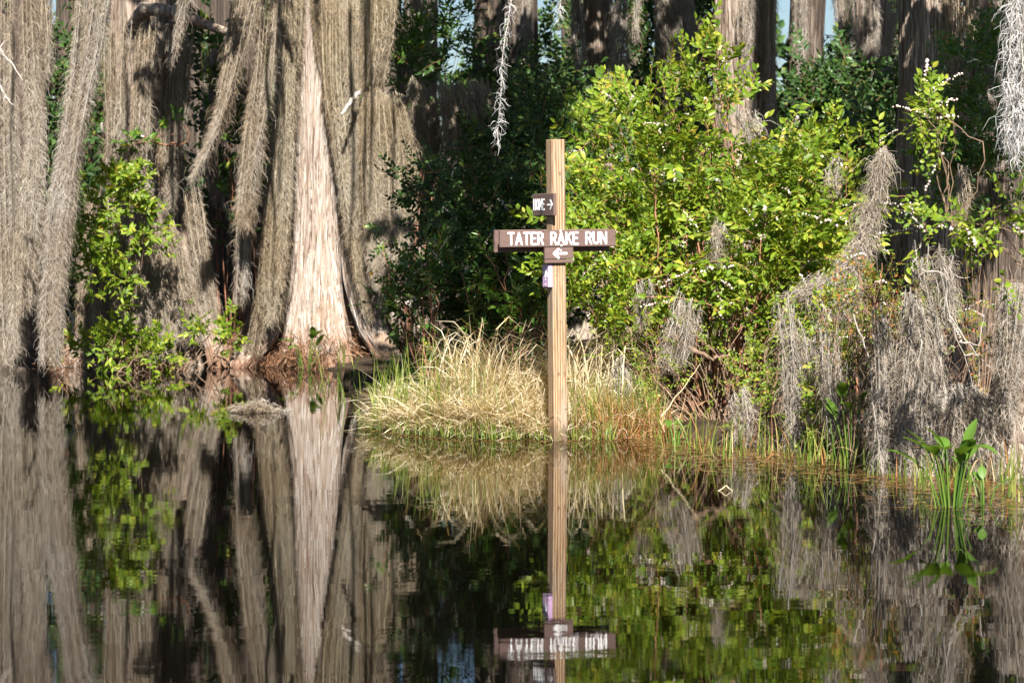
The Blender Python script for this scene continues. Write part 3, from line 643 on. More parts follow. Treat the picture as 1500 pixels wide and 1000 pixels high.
mo('ragged moss tails trailing under the bend of the diagonal limb', [(1232,395,34),(1226,430,34),(1220,475,18)], 14.6, 14, 'moss_grey', 'core_grey', r=.012, fl=(.02, .07), fw=.0022, curl=.7, outb=.6, top=.5, start=.8)
WB = dict(mat='moss_grey', core='core_grey', r=.012, fl=(.02, .07), fw=.0022, curl=.7, outb=.7, top=.5)
for lab_, sp_, D_, n_ in (('small moss wisp snagged on the left part of the bright bush', [(940,405,10),(942,440,12),(936,482,6)], 15.4, 6), ('small moss wisp snagged near the right edge of the bright bush', [(1216,225,10),(1220,255,10),(1222,290,5)], 15.6, 5),
    ('small moss wisp in the middle of the bright bush', [(1052,318,8),(1050,350,9),(1046,388,4)], 15.3, 5), ('moss wisp caught high in the bright bush by the pale trunk', [(1086,150,14),(1100,180,16),(1106,205,8)], 15.9, 6), ('thin moss curtain in the lower right skirt of the bright bush', [(1195,470,16),(1200,520,18),(1196,585,10)], 13.9, 9)): mo(lab_, sp_, D_, n_, dz=.08, **WB)
W = dict(mat='moss_grey', core='core_grey', r=.0135, fl=(.02, .07), fw=.0022, curl=.7, outb=.6, top=.45)
mo('grey moss tuft in the bush skirt below its middle', [(1008,425,14),(1000,480,24),(985,545,16)], 15.2, 13, dz=.1, **W)
mo('grey moss tail brushing the straw right of the post', [(905,490,8),(912,550,14),(912,605,9)], 15.2, 8, dz=.06, **W)
mo('long moss tail reaching the water below the green bush', [(1150,430,14),(1166,540,16),(1164,662,11)], 13.9, 12, dz=.08, **W)
mo('small moss tuft low in the black hollow', [(1080,565,12),(1086,605,15),(1086,652,9)], 14.2, 7, dz=.06, **W)
mo('moss tail drooping left of the grey moss mound', [(1216,470,16),(1220,560,16),(1226,640,8)], 13.4, 10, dz=.1, **W)
mo('thick moss column hanging into the water right of the hollow', [(1345,420,16),(1352,500,26),(1342,600,30),(1342,712,32)], 12.55, 34, dz=.14, **W)
mo('moss strands left of the thick column spreading to the water', [(1292,440,14),(1302,560,18),(1300,640,24),(1292,705,18)], 12.7, 20, dz=.12, **W)
mo('low moss mound between the column and right edge trunk', [(1410,560,26),(1428,600,42),(1432,690,44)], 12.4, 34, dz=.12, **W)
mo('wispy moss net caught in bare twigs at the right', [(1362,350,24),(1372,400,26),(1386,470,14)], 12.6, 12, dz=.1, **W)
mo('grey moss down the right edge cypress butt', [(1490,405,20),(1484,470,20),(1476,540,13),(1474,620,9)], 12.3, 20, dz=.1, **dict(W, top=.15))

def strand(label, pts, D, nf, width=.0018):
    mb = MB(); sp = np.array(pts, float); t = np.linspace(0, 1, len(sp)); tt = np.linspace(0, 1, 60)
    x = np.interp(tt, t, sp[:, 0])+np.cumsum(rng.normal(0, .5, 60)); x -= np.linspace(0, 1, 60)*(x[-1]-sp[-1, 0]); y = np.interp(tt, t, sp[:, 1])
    path = np.stack([(x-CX)/F*D, np.full(60, D)+np.cumsum(rng.normal(0, .002, 60)), EYE-(y-YH)/F*D], 1)
    tube(mb, path, np.linspace(.004, .0018, 60), 5, 1)
    k = rng.integers(0, 59, nf); root = path[k]+rng.normal(0, .003, (nf, 3))
    cl = .5+.5*np.sin(k*.62+1)          # leaves sit in clumps
    keep = rng.random(nf) < .35+.65*cl; root = root[keep]; m = len(root)
    d = rng.normal(0, 1, (m, 3))*np.array([1, 1, .9])+np.array([0, 0, -.6])
    fibres(mb, root, d, U(.025, .065, m), U(.8, 1.3, m)*width*1.6, 0, .6, 5, .5)
    return tag(mb.build('spanish_moss', [M['moss_white'], M['deadwood']], None, path[0]), label, 'moss', MOSS_G)
strand('single curly silver moss strand dangling beside the post top', [(752,-40),(745,30),(737,90),(733,150),(729,212)], 13.2, 300)
strand('short silver moss tip dangling at the top above the post', [(828,-40),(824,0),(821,27)], 13.2, 120)

# ================================================================== SHRUBS
shrub('fetterbush', 'large bright green bush with white flower sprays right of signpost', 'bush',
      [(955,255,85,105,16.3,.45),(1060,235,85,110,16.4,.5),(1150,270,75,80,16.2,.5),(1000,375,120,65,15.9,.45),(1110,380,95,75,15.8,.45),(880,370,42,85,15.9,.4),
       (1050,130,22,62,16.4,.15),(905,215,50,65,16.4,.3),(1195,330,50,85,16.2,.4),(880,470,38,40,15.6,.3),(1140,450,50,50,15.2,.3),(1220,230,50,45,16.6,.3)],
      1650, 'fetter', 'leaf_bright', (.15, .31), P(1040, 640, 16.2)*np.array([1,1,0]), 150, 170, spread=.085, per=17, rmin=.62, sprays=95)
shrub('bush', 'tangled lower bush with bare twigs over the black hollow', 'bush',
      [(940,500,70,60,15.4,.35),(1050,520,70,60,15.3,.35),(1150,540,70,70,14.6,.35),(1230,520,50,70,14.0,.3),(1190,600,60,45,13.9,.3)],
      330, 'small', 'leaf_bright', (.13, .2), P(1080, 640, 15.3)*np.array([1,1,0]), 85, 0, spread=.09, stemmat='twig', srad=.006)
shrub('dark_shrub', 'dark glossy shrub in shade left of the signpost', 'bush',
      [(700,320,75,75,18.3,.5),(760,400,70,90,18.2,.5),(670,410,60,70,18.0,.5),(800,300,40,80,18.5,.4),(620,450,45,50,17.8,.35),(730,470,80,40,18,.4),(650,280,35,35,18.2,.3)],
      1300, 'fetter', 'leaf_dark_shaded', (.15, .24), P(720, 590, 18.2)*np.array([1,1,0]), 50, 60, spread=.1)
shrub('leafy_spray', 'sprig with white flowers arching before the sunlit moss drape', 'shrub',
      [(585,350,35,14,17.3,.1),(600,400,30,22,17.3,.12),(605,440,42,28,17.3,.15),(640,400,22,40,17.3,.15)], 60, 'fetter', 'leaf_mid', (.15, .22), P(640, 590, 17.4)*np.array([1,1,0]), 14, 10, spread=.06, per=4)
shrub('willowy_shrub', 'narrow leaved shrub low in shade against the post', 'shrub',
      [(715,395,40,28,17.2,.2),(745,440,35,30,17.2,.2),(775,470,25,50,17.2,.2)], 70, 'willow', 'leaf_mid', (.2, .3), P(750, 600, 17.3)*np.array([1,1,0]), 12, spread=.07, per=4)
shrub('bush', 'bright green bush climbing the moss at left', 'bush',
      [(150,300,20,42,21.6,.12),(188,290,22,40,21.6,.12),(132,385,24,26,21.5,.12),(166,436,12,18,21.5,.08),(232,350,22,22,21.6,.12),(212,330,24,24,21.6,.12),(160,390,24,24,21.6,.12),(176,250,14,22,21.7,.1)],
      300, 'rosette', 'leaf_bright', (.16, .26), P(175, 535, 22.1)*np.array([1,1,0]), 9, spread=.07, per=6, stemmat='twig', srad=.005, rmin=.6)
shrub('bush', 'low green bush along the waterline at the mossy base', 'bush',
      [(190,512,60,22,21.9,.2),(150,495,30,25,21.9,.15),(290,482,36,16,22.0,.15),(240,515,30,18,21.9,.15),(330,490,28,12,22.0,.12),(115,512,14,14,22,.1)],
      190, 'rosette', 'leaf_bright', (.16, .26), P(220, 535, 22.0)*np.array([1,1,0]), 50, spread=.06, per=5, stemmat='twig')
shrub('leafy_spray', 'small leafy sprig on the moss curtain under the limb', 'shrub', [(265,175,16,12,22.0,.08),(195,205,10,12,22,.08)], 14, 'rosette', 'leaf_mid', (.2, .3), P(262, 215, 22.1), 5, per=4, spread=.05)
shrub('shrub', 'sparse shaded shrub in the dark gap left of the big cypress', 'shrub', [(330,180,25,80,24.5,.3),(345,330,20,60,24.5,.3),(320,60,20,30,24.5,.2),(370,300,16,40,24,.2)], 130, 'rosette', 'leaf_mid', (.25, .35), P(340, 520, 24.6)*np.array([1,1,0]), 20, per=5, spread=.1)
shrub('leafy_spray', 'glossy flowering spray arching before the large grey brown trunk', 'shrub', [(1325,125,18,10,11.6,.06),(1352,160,16,22,11.6,.06),(1372,195,14,18,11.6,.06),(1345,240,18,30,11.6,.06),(1290,235,24,16,11.7,.06),(1385,190,14,20,11.6,.06)], 30, 'fetter', 'leaf_bright', (.14, .2), P(1395, 330, 11.7), 6, 9, per=3, spread=.035, upb=.2, srad=.003, stemmat='twig')
shrub('leafy_spray', 'long glossy spray reaching in from the right edge', 'shrub', [(1480,300,30,16,11.3,.08),(1430,315,30,16,11.3,.08),(1395,330,16,14,11.3,.06),(1480,345,30,18,11.3,.08),(1355,330,20,16,11.4,.06),(1480,385,20,18,11.3,.06)], 42, 'fetter', 'leaf_bright', (.16, .22), P(1530, 420, 11.4), 7, 9, per=3, spread=.035, upb=.3, srad=.003, stemmat='twig')
shrub('dark_shrub', 'dark leafy shrub filling the upper right corner', 'bush', [(1430,110,40,80,16.2,.3),(1455,190,50,60,16,.3),(1400,210,35,60,16.3,.3),(1430,270,50,50,16,.3),(1480,60,30,60,16.2,.3)], 420, 'fetter', 'leaf_mid', (.14, .22), P(1440, 620, 16.2)*np.array([1,1,0]), 14, 16, spread=.08, stemmat='twig', srad=.005)
shrub('small_leaved_shrub', 'twiggy shrub with tiny red and yellow leaves at right', 'shrub', [(1290,430,55,50,13.4,.25),(1320,480,40,50,13.1,.2),(1260,490,40,40,13.4,.2),(1390,455,35,30,12.8,.15),(1440,500,15,30,12.6,.1)], 230, 'small', 'leaf_small', (.1, .17), P(1310, 690, 13.2)*np.array([1,1,0]), 130, 12, spread=.07, per=6, srad=.0035, stemmat='twig')
shrub('shrub', 'mid green shrub low beside the grey moss tails', 'shrub', [(1225,480,35,45,14.0,.25),(1380,420,40,40,13.2,.25),(1200,560,30,40,13.8,.2)], 150, 'fetter', 'leaf_bright', (.1, .16), P(1260, 680, 13.9)*np.array([1,1,0]), 20, 6, spread=.07)
# understorey behind; part of its shade is in the dark leaf colour
shrub('understorey_bush', 'black green understorey bush behind the hanging moss strand', 'bush', [(800,180,60,80,23.5,.7),(770,260,90,60,23,.8),(820,260,70,90,22,.7),(720,140,40,40,25,.5)], 900, 'fetter', 'leaf_dark_shaded', (.22, .34), P(760, 540, 23.5)*np.array([1,1,0]), 30, spread=.18)
shrub('understorey_bush', 'dark understorey bush between the sunlit brown and broad pale trunks', 'bush', [(935,90,40,90,29,.8),(1020,70,50,90,29,.8),(960,180,80,60,27.5,.8)], 520, 'fetter', 'leaf_dark_shaded', (.3, .45), P(980, 500, 28.5)*np.array([1,1,0]), 16, spread=.2)
shrub('understorey_bush', 'dark understorey bush below the blue sky slits', 'bush', [(1200,170,60,60,25.5,.8),(1270,190,70,70,24.5,.8),(1240,270,90,70,22,.7),(1310,260,50,90,21,.6)], 720, 'fetter', 'leaf_dark_shaded', (.26, .4), P(1240, 520, 24)*np.array([1,1,0]), 24, spread=.16)
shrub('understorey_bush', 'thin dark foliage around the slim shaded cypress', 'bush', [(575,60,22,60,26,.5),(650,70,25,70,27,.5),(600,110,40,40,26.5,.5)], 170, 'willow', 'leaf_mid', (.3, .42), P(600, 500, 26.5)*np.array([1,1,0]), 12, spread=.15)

shrub('understorey_bush', 'black understorey behind the hanging moss at far left', 'bush', [(40,150,110,120,25.6,.5),(60,330,110,120,25.2,.5),(150,100,90,110,25.8,.4)], 620, 'fetter', 'leaf_dark_shaded', (.3, .45), P(60, 520, 25.5)*np.array([1,1,0]), 10, spread=.2)  # added backing; its near-black leaves stand in for shade between the moss
shrub('understorey_bush', 'black understorey in the hollow left of the big cypress', 'bush', [(330,120,70,140,27.5,.5),(340,330,80,120,27.3,.5),(400,60,60,100,27.5,.4)], 520, 'fetter', 'leaf_dark_shaded', (.3, .45), P(340, 510, 27.4)*np.array([1,1,0]), 10, spread=.2)  # added backing that makes the hollow dark by leaf colour
shrub('understorey_bush', 'dark leafy tangle between the grey cypress and the sunlit brown trunk', 'bush', [(800,80,60,90,34.5,.6),(850,120,40,70,33,.6),(740,130,60,50,34,.6)], 420, 'fetter', 'leaf_dark_shaded', (.32, .48), P(800, 480, 34)*np.array([1,1,0]), 10, spread=.22)
shrub('understorey_bush', 'dark leafy tangle behind the large grey brown trunk', 'bush', [(1300,70,60,90,31,.6),(1400,90,80,110,27,.6),(1470,250,80,150,25.5,.6),(1230,90,24,60,33,.4)], 700, 'fetter', 'leaf_dark_shaded', (.3, .45), P(1380, 480, 28)*np.array([1,1,0]), 10, spread=.22)
shrub('understorey_bush', 'dark inner bush behind the bright flowering bush', 'bush', [(880,430,45,80,18.6,.35),(960,440,70,90,18.6,.35),(1090,440,90,90,18.3,.35),(1185,390,60,90,18.2,.35),(1000,300,120,80,18.8,.3)], 700, 'fetter', 'leaf_dark_shaded', (.18, .28), P(1030, 560, 18.5)*np.array([1,1,0]), 30, spread=.14, stemmat='twig')  # added behind the bush so its holes look dark; shade in the leaf colour
def woods():
    mb = MB()
    # bands of shaded undergrowth closing the forest from 30 to 60 m
    for D, lo, hi, n in ((30, .0, 2.4, 1500), (37, .0, 3.4, 1500), (47, 0., 4.6, 1500), (62, 0, 5.5, 1400)):
        w = D*.32; x = U(-w, w, n); y = D+N(n, 1.2); z = U(lo, 1, n)**1.0*hi*(.72+.28*np.sin(x*.9+D)+.12*np.sin(x*2.7+D*2))
        p = np.stack([x, y, np.maximum(z, .05)], 1); d = unit(rng.normal(0, 1, (n, 3)))
        dd, up = leaf_dirs(d, .2, .6); scatter(mb, 'lump', p, dd, up, U(.5, .9, n)*D/40, 0, 1, False)
    tag(mb.build('woods', [M['leaf_dark_shaded'], M['twig']]), 'dark far woodland closing the gaps between the trunks', 'woods', None, 'stuff')
woods()

# ================================================================== GRASS
def on_land(px, D):
    x = (px-CX)/F*D; return np.stack([x, D, np.maximum(land_h(x, D), .0)+0*D], 1)
def grass_tussock():
    reseed('grass')
    nt_ = 135; pc = np.clip(rng.normal(772, 102, nt_), 555, 965); shc = np.interp(pc, SHX, SHD); Dc = shc+np.abs(N(nt_, .5))+.05
    core = np.exp(-((pc-722)/80)**2)+1.0*np.exp(-((pc-868)/55)**2); far = np.clip((Dc-shc)/.6, .25, 1); hc = (.15+.42*core*far)*U(.4, 1.3, nt_)
    k = rng.integers(0, nt_, 6200); n = len(k); az = U(0, 6.283, n); rr = np.abs(N(n, .05))
    x0 = (pc-CX)/F*Dc; x = x0[k]+np.cos(az)*rr; D = np.maximum(Dc[k]+np.sin(az)*rr, shc[k]-.05); b = np.stack([x, D, np.maximum(land_h(x, D), 0)], 1)
    mb = MB()
    blades(mb, b, hc[k]*U(.65, 1.3, n), U(.0035, .0085, n), np.abs(N(n, .1))+rr*5, U(.6, 2.9, n), pw=2.2, az=az+N(n, .5))
    # bent seed stalks on top
    m = 130; px2 = np.concatenate([rng.normal(690, 32, m//2), rng.normal(850, 30, m-m//2)]); D2 = 15.4+N(m, .25)
    blades(mb, on_land(px2, D2), U(.6, .86, m), U(.006, .011, m), np.abs(N(m, .1)), U(1.5, 2.7, m), pw=4.0)
    # matted straw in front
    k = 3600; px3 = U(555, 815, k); sh3 = np.interp(px3, SHX, SHD); b3 = on_land(px3, sh3+np.abs(N(k, .32))); b3[:, 2] += U(0, .2, k)*np.exp(-((px3-680)/110)**2)
    blades(mb, b3, U(.12, .34, k), U(.003, .007, k), U(.5, 1.4, k), U(.9, 2.2, k), pw=1.2)
    tag(mb.build('dry_grass', M['straw']), 'straw coloured sedge heaped round the foot of the post', 'grass', None, 'stuff')
    mb = MB(); n = 620; px = U(545, 830, n); sh = np.interp(px, SHX, SHD); D = sh+np.abs(N(n, .45)); b = on_land(px, D)
    blades(mb, b, U(.15, .5, n)*(.45+.75*np.exp(-((px-650)/110)**2)), U(.004, .008, n), np.abs(N(n, .12)), U(.1, 1.0, n))
    n = 520; px = U(515, 900, n); b = on_land(px, np.interp(px, SHX, SHD)-U(-.1, .14, n)); b[:, 2] = np.maximum(b[:, 2], -.01)
    blades(mb, b, U(.05, .16, n), U(.003, .006, n), np.abs(N(n, .2)), U(.1, 1.2, n))
    n = 330; px = U(830, 970, n); b = on_land(px, np.interp(px, SHX, SHD)+np.abs(N(n, .3))); blades(mb, b, U(.15, .45, n), U(.004, .007, n), np.abs(N(n, .15)), U(.1, .9, n))
    tag(mb.build('green_grass', M['blade']), 'fresh green blades growing through the straw', 'grass', None, 'stuff')
    mb = MB(); n = 800; px = rng.normal(908, 38, n); sh = np.interp(px, SHX, SHD); b = on_land(px, sh+np.abs(N(n, .22)))
    blades(mb, b, U(.1, .36, n), U(.0035, .007, n), np.abs(N(n, .45)), U(.3, 2.0, n))
    tag(mb.build('rusty_grass', M['rust_straw']), 'rust tinged dead sedge right of the post at the waterline', 'grass', None, 'stuff')
    # sparse shoots standing in the shallows along the right bank and by the big cypress
    mb = MB(); n = 420; px = U(960, 1520, n); D = np.interp(px, SHX, SHD)-U(-.3, .75, n)**1.0; x = (px-CX)/F*D
    b = np.stack([x, D, np.full(n, -.02)], 1); blades(mb, b, U(.06, .28, n), U(.004, .009, n), np.abs(N(n, .12)), U(0, .9, n), mi=0)
    n = 130; px = U(470, 640, n); D = U(17, 21.5, n); b = np.stack([(px-CX)/F*D, D, np.full(n, -.02)], 1); blades(mb, b, U(.1, .4, n), U(.006, .01, n), np.abs(N(n, .1)), U(0, .7, n))
    n = 110; px = U(965, 1520, n); D = np.interp(px, SHX, SHD)-U(-.3, .6, n); b = np.stack([(px-CX)/F*D, D, np.full(n, -.02)], 1); blades(mb, b, U(.1, .42, n), U(.003, .007, n), np.abs(N(n, .4)), U(.3, 2.2, n), mi=1)
    tag(mb.build('shore_grass', [M['blade'], M['rust_straw']]), 'sparse green and dry shoots standing in the shallows', 'grass', None, 'stuff')
    # litter floating on the water
    mb = MB(); n = 4600; px = U(930, 1560, n); D = np.interp(px, SHX, SHD)-np.abs(N(n, .7))+.15; x = (px-CX)/F*D; az = N(n, .35)+rng.choice([0, 3.14], n)
    L = U(.012, .09, n)*U(.4, 1, n); t = np.linspace(-.5, .5, 3)
    p = np.stack([x[:, None]+np.cos(az)[:, None]*L[:, None]*t, D[:, None]+np.sin(az)[:, None]*L[:, None]*t, np.full((n, 3), .003)+U(0, .003, (n, 1))], -1)
    ribbons(mb, p, U(.003, .012, n)[:, None]*np.array([.5, 1, .4])[None], 0, np.tile([0, 0, 1.], (n, 1)))
    n = 700; px = U(515, 960, n); D = np.interp(px, SHX, SHD)-np.abs(N(n, .2)); x = (px-CX)/F*D; az = U(0, 6.28, n); L = U(.01, .05, n)
    p = np.stack([x[:, None]+np.cos(az)[:, None]*L[:, None]*t, D[:, None]+np.sin(az)[:, None]*L[:, None]*t, np.full((n, 3), .003)+U(0, .003, (n, 1))], -1)
    ribbons(mb, p, U(.003, .01, n)[:, None]*np.array([.5, 1, .4])[None], 0, np.tile([0, 0, 1.], (n, 1)))
    n = 260; px = U(480, 1500, n); D = np.interp(px, SHX, SHD)-U(.1, 2.6, n)*rng.random(n); x = (px-CX)/F*D; az = U(0, 6.28, n); L = U(.008, .03, n)
    p = np.stack([x[:, None]+np.cos(az)[:, None]*L[:, None]*t, D[:, None]+np.sin(az)[:, None]*L[:, None]*t, np.full((n, 3), .003)+U(0, .003, (n, 1))], -1)
    ribbons(mb, p, U(.004, .012, n)[:, None]*np.array([.5, 1, .4])[None], 0, np.tile([0, 0, 1.], (n, 1)))
    tag(mb.build('litter', M['debris']), 'orange brown leaf litter floating along the bank', 'litter', None, 'stuff')
grass_tussock()

# ================================================================== BROAD LEAVED WATER PLANTS
def blade_leaf(L, w, tilt, az, droop=.5, nL=8):
    t = np.linspace(0, 1, nL); wd = w*np.sin(np.pi*np.clip(t*.93+.05, 0, 1))**.75*(1-.35*t)
    an = tilt-droop*t; dx = np.cumsum(np.cos(an))*L/nL; dz = np.cumsum(np.sin(an))*L/nL
    r = np.array([dx-dx[0], 0*t, dz-dz[0]]).T; V = []
    for s in (-1, -.5, 0, .5, 1):
        V.append(r+np.stack([0*t, s*wd*.5, abs(s)*wd*.16], 1))
    V = np.stack(V, 1); c, s_ = math.cos(az), math.sin(az)
    X = V[..., 0]*c-V[..., 1]*s_; Y = V[..., 0]*s_+V[..., 1]*c
    v = np.stack([X, Y, V[..., 2]], -1)
    i, j = np.meshgrid(np.arange(nL-1), np.arange(4), indexing='ij'); f = np.stack([i*5+j, i*5+j+1, (i+1)*5+j+1, (i+1)*5+j], -1).reshape(-1, 4)
    return v, f
def waterplant(label, px, py, D, n, h, L, spread=.09, seed=0):
    r_ = np.random.default_rng(seed)
    b = P(px, py, D); b[2] = max(land_h(b[0], b[1])*0, 0); root = empty('arrow_arum', b, label, 'plant', 'broad leaved plants along the bank')
    sb = MB()
    for i in range(n):
        az = r_.uniform(0, 6.28); q = np.array([math.cos(az), math.sin(az)*.7, 0])*r_.uniform(.2, 1)*spread
        hh = h*r_.uniform(.6, 1.05); top = q*2.0+np.array([0, 0, hh]); t = np.linspace(0, 1, 6)[:, None]
        path = np.array([q[0]*.6, q[1]*.6, -.03])*(1-t)**1+top*t+np.array([0, 0, .04])*np.sin(t*3.14)
        tube(sb, path, np.linspace(.0048, .003, 6), 6)
        lb = MB(); v, f = blade_leaf(L*r_.uniform(.75, 1.15), L*.5*r_.uniform(.8, 1.15), r_.uniform(.3, 1.4), az+r_.normal(0, .5), r_.uniform(.2, 1.1)); lb.add(v+top, f)
        lb.build('leaf', M['leaf_reed'], root)
    for i in range(n//2):
        az = r_.uniform(0, 6.28); q = np.array([math.cos(az), math.sin(az), 0])*spread*r_.uniform(.3, 1.1); t = np.linspace(0, 1, 5)[:, None]
        tube(sb, q+np.array([q[0]*.5, q[1]*.5, h*r_.uniform(.3, .75)])*t-np.array([0, 0, .03]), np.linspace(.005, .002, 5), 5)
    sb.build('stem', M['leaf_reed'], root)
waterplant('big glossy arrow leaved plant standing in the water at right', 1393, 742, 11.1, 16, .28, .175, .075, 1)
waterplant('two leaved water plant beside the big arrow leaved plant', 1442, 748, 11.2, 4, .12, .1, .05, 2)
waterplant('shaded arrow leaved plant before the moss strands', 1247, 655, 13.2, 9, .38, .15, .08, 3)
waterplant('small green plant at the foot of the big cypress', 447, 540, 22.4, 7, .3, .16, .09, 4)
waterplant('broad leaved plant at the left end of the straw', 605, 560, 17.5, 5, .22, .2, .08, 5)
waterplant('broad dark leaves rising inside the straw left of the post', 725, 615, 15.5, 6, .42, .2, .1, 6)
waterplant('upright dark leaf plant at the straw left tip', 565, 600, 16.2, 5, .2, .16, .06, 7)
waterplant('single round leaf plant on the bank right of the straw', 990, 650, 14.3, 3, .14, .1, .04, 8)

# ================================================================== BARE TWIGS, FLOATING MOSS
def branch(label, polys, rad, mat, group='bare twigs and branches'):
    mb = MB()
    for pts in polys:
        pts = np.array([P(*p) for p in pts]); t = np.linspace(0, 1, len(pts)); K = max(8, 4*len(pts)); tt = np.linspace(0, 1, K)
        path = np.stack([np.interp(tt, t, pts[:, k]) for k in range(3)], 1); path[1:-1] += rng.normal(0, .004, (K-2, 3))
        tube(mb, path, np.linspace(rad, rad*.35, K), 6, 0, .06)
    p0 = P(*polys[0][0]); return tag(mb.build('bare_branch', M[mat], None, p0), label, 'branch', group)
branch('bleached bare twig forking at the far left edge, upper', [[(-8,62,20),(2,78,20),(16,92,20),(33,118,20)],[(4,80,20),(0,70,20),(8,60,20)]], .014, 'deadwood')
branch('bleached bare twig forking at the far left edge, lower', [[(-10,115,20),(3,133,20),(10,143,20),(19,154,20)],[(6,138,20),(7,150,20)]], .014, 'deadwood')
branch('thin white twig leaning out over the water by the green bush', [[(93,444,21.5),(102,458,21.5),(108,470,21.5),(106,485,21.5),(116,500,21.5)],[(102,458,21.5),(110,468,21.5)]], .012, 'deadwood')
branch('pale bent twigs hanging toward the right edge trunk', [[(1350,395,12.3),(1385,400,12.3),(1390,460,12.3),(1412,520,12.3),(1432,590,12.3)],[(1390,460,12.3),(1430,520,12.3),(1470,555,12.3),(1482,580,12.3)],[(1405,500,12.3),(1435,505,12.3),(1442,460,12.3)],[(1412,520,12.3),(1434,518,12.3),(1433,600,12.3)]], .0042, 'deadwood')
branch('pale leaning stick before the thick moss column', [[(1250,460,12.4),(1272,520,12.4),(1280,600,12.4),(1294,700,12.4)]], .0042, 'deadwood')
branch('reddish bare twig fork in front of the black hollow at right', [[(1284,500,12.9),(1283,450,12.9),(1268,405,12.9)],[(1283,455,12.9),(1290,415,12.9),(1292,385,12.9)],[(1283,450,12.9),(1262,420,12.9),(1258,395,12.9)]], .006, 'redtwig')
branch('mossy diagonal limb rising right of the bright bush', [[(1170,440,14.7),(1215,425,14.7),(1250,385,14.7),(1270,330,14.7),(1290,240,14.7),(1298,215,14.7)]], .02, 'twig')
branch('grey brown limb crossing the lower bush', [[(985,490,15.2),(1010,510,15.2),(1045,525,15.2),(1070,520,15.2)]], .022, 'twig')
branch('thin dry reed stem leaning up to the right beyond the straw', [[(968,610,14.5),(1000,570,14.5),(1026,532,14.5)]], .005, 'straw')
branch('bent dry reed rising from and returning to the water', [[(1038,722,11.8),(1066,712,11.8),(1078,724,11.75),(1066,737,11.3)]], .0035, 'straw')
branch('thin upright red reed stem standing in the shallows', [[(1130,690,13.7),(1131,600,13.7)]], .004, 'redtwig')
branch('crooked brown stem hanging above the black hollow', [[(1140,470,14.6),(1120,520,14.6),(1125,560,14.6)]], .016, 'twig')
def floater():
    mb = MB(); c = P(375, 604, 17.0); c[2] = 0; n = 900
    p = c+rng.normal(0, 1, (n, 3))*np.array([.075, .05, .0])+np.array([0, 0, .01]); p[:, 2] += U(0, .045, n)*np.exp(-((p[:, 0]-c[0])/.1)**2)
    d = rng.normal(0, 1, (n, 3))*np.array([1, 1, .25]); fibres(mb, p, d, U(.04, .12, n), np.full(n, .0035), 0, .5, 5, .15)
    mb.v[-1][:, 2] = np.maximum(mb.v[-1][:, 2], .002)
    tag(mb.build('floating_moss', M['moss'], None, c), 'pale tuft of moss afloat on dark water', 'moss')
floater()

# ================================================================== SIGNPOST
def bev(mb, x0, x1, y0, y1, z0, z1, b=.003, mi=0):
    """box with chamfered edges"""
    bmv = []; import itertools
    v = []; idx = {}
    for sx, sy, sz in itertools.product((0, 1), repeat=3):
        X, Y, Z = (x0, x1)[sx], (y0, y1)[sy], (z0, z1)[sz]; dx, dy, dz = (b, -b)[sx], (b, -b)[sy], (b, -b)[sz]
        for k, q in enumerate(((X, Y+dy, Z+dz), (X+dx, Y, Z+dz), (X+dx, Y+dy, Z))): idx[(sx, sy, sz, k)] = len(v); v.append(q)
    fs4 = []; fs3 = []
    for k in range(3):
        o = [a for a in range(3) if a != k]
        for s in (0, 1):
            c = []
            for a, bb in ((0, 0), (1, 0), (1, 1), (0, 1)):
                t = [0, 0, 0]; t[k] = s; t[o[0]] = a; t[o[1]] = bb; c.append(idx[(*t, k)])
            fs4.append(c)
        for a, bb in itertools.product((0, 1), repeat=2):
            t0 = [0, 0, 0]; t0[o[0]] = a; t0[o[1]] = bb; t1 = list(t0); t1[k] = 1
            fs4.append([idx[(*t0, o[0])], idx[(*t0, o[1])], idx[(*t1, o[1])], idx[(*t1, o[0])]])
    for c in itertools.product((0, 1), repeat=3): fs3.append([idx[(*c, 0)], idx[(*c, 1)], idx[(*c, 2)]])
    ctr = np.array([(x0+x1)/2, (y0+y1)/2, (z0+z1)/2]); va = np.array(v)
    def fix(fl):
        out = []
        for f in fl:
            q = va[f]; n = np.cross(q[1]-q[0], q[2]-q[0])
            out.append(f if n@(q.mean(0)-ctr) > 0 else f[::-1])
        return out
    base = mb.n; mb.v.append(va); mb.f.append((np.array(fix(fs4))+base, mi, False)); mb.f.append((np.array(fix(fs3))+base, mi, False)); mb.n += len(va)
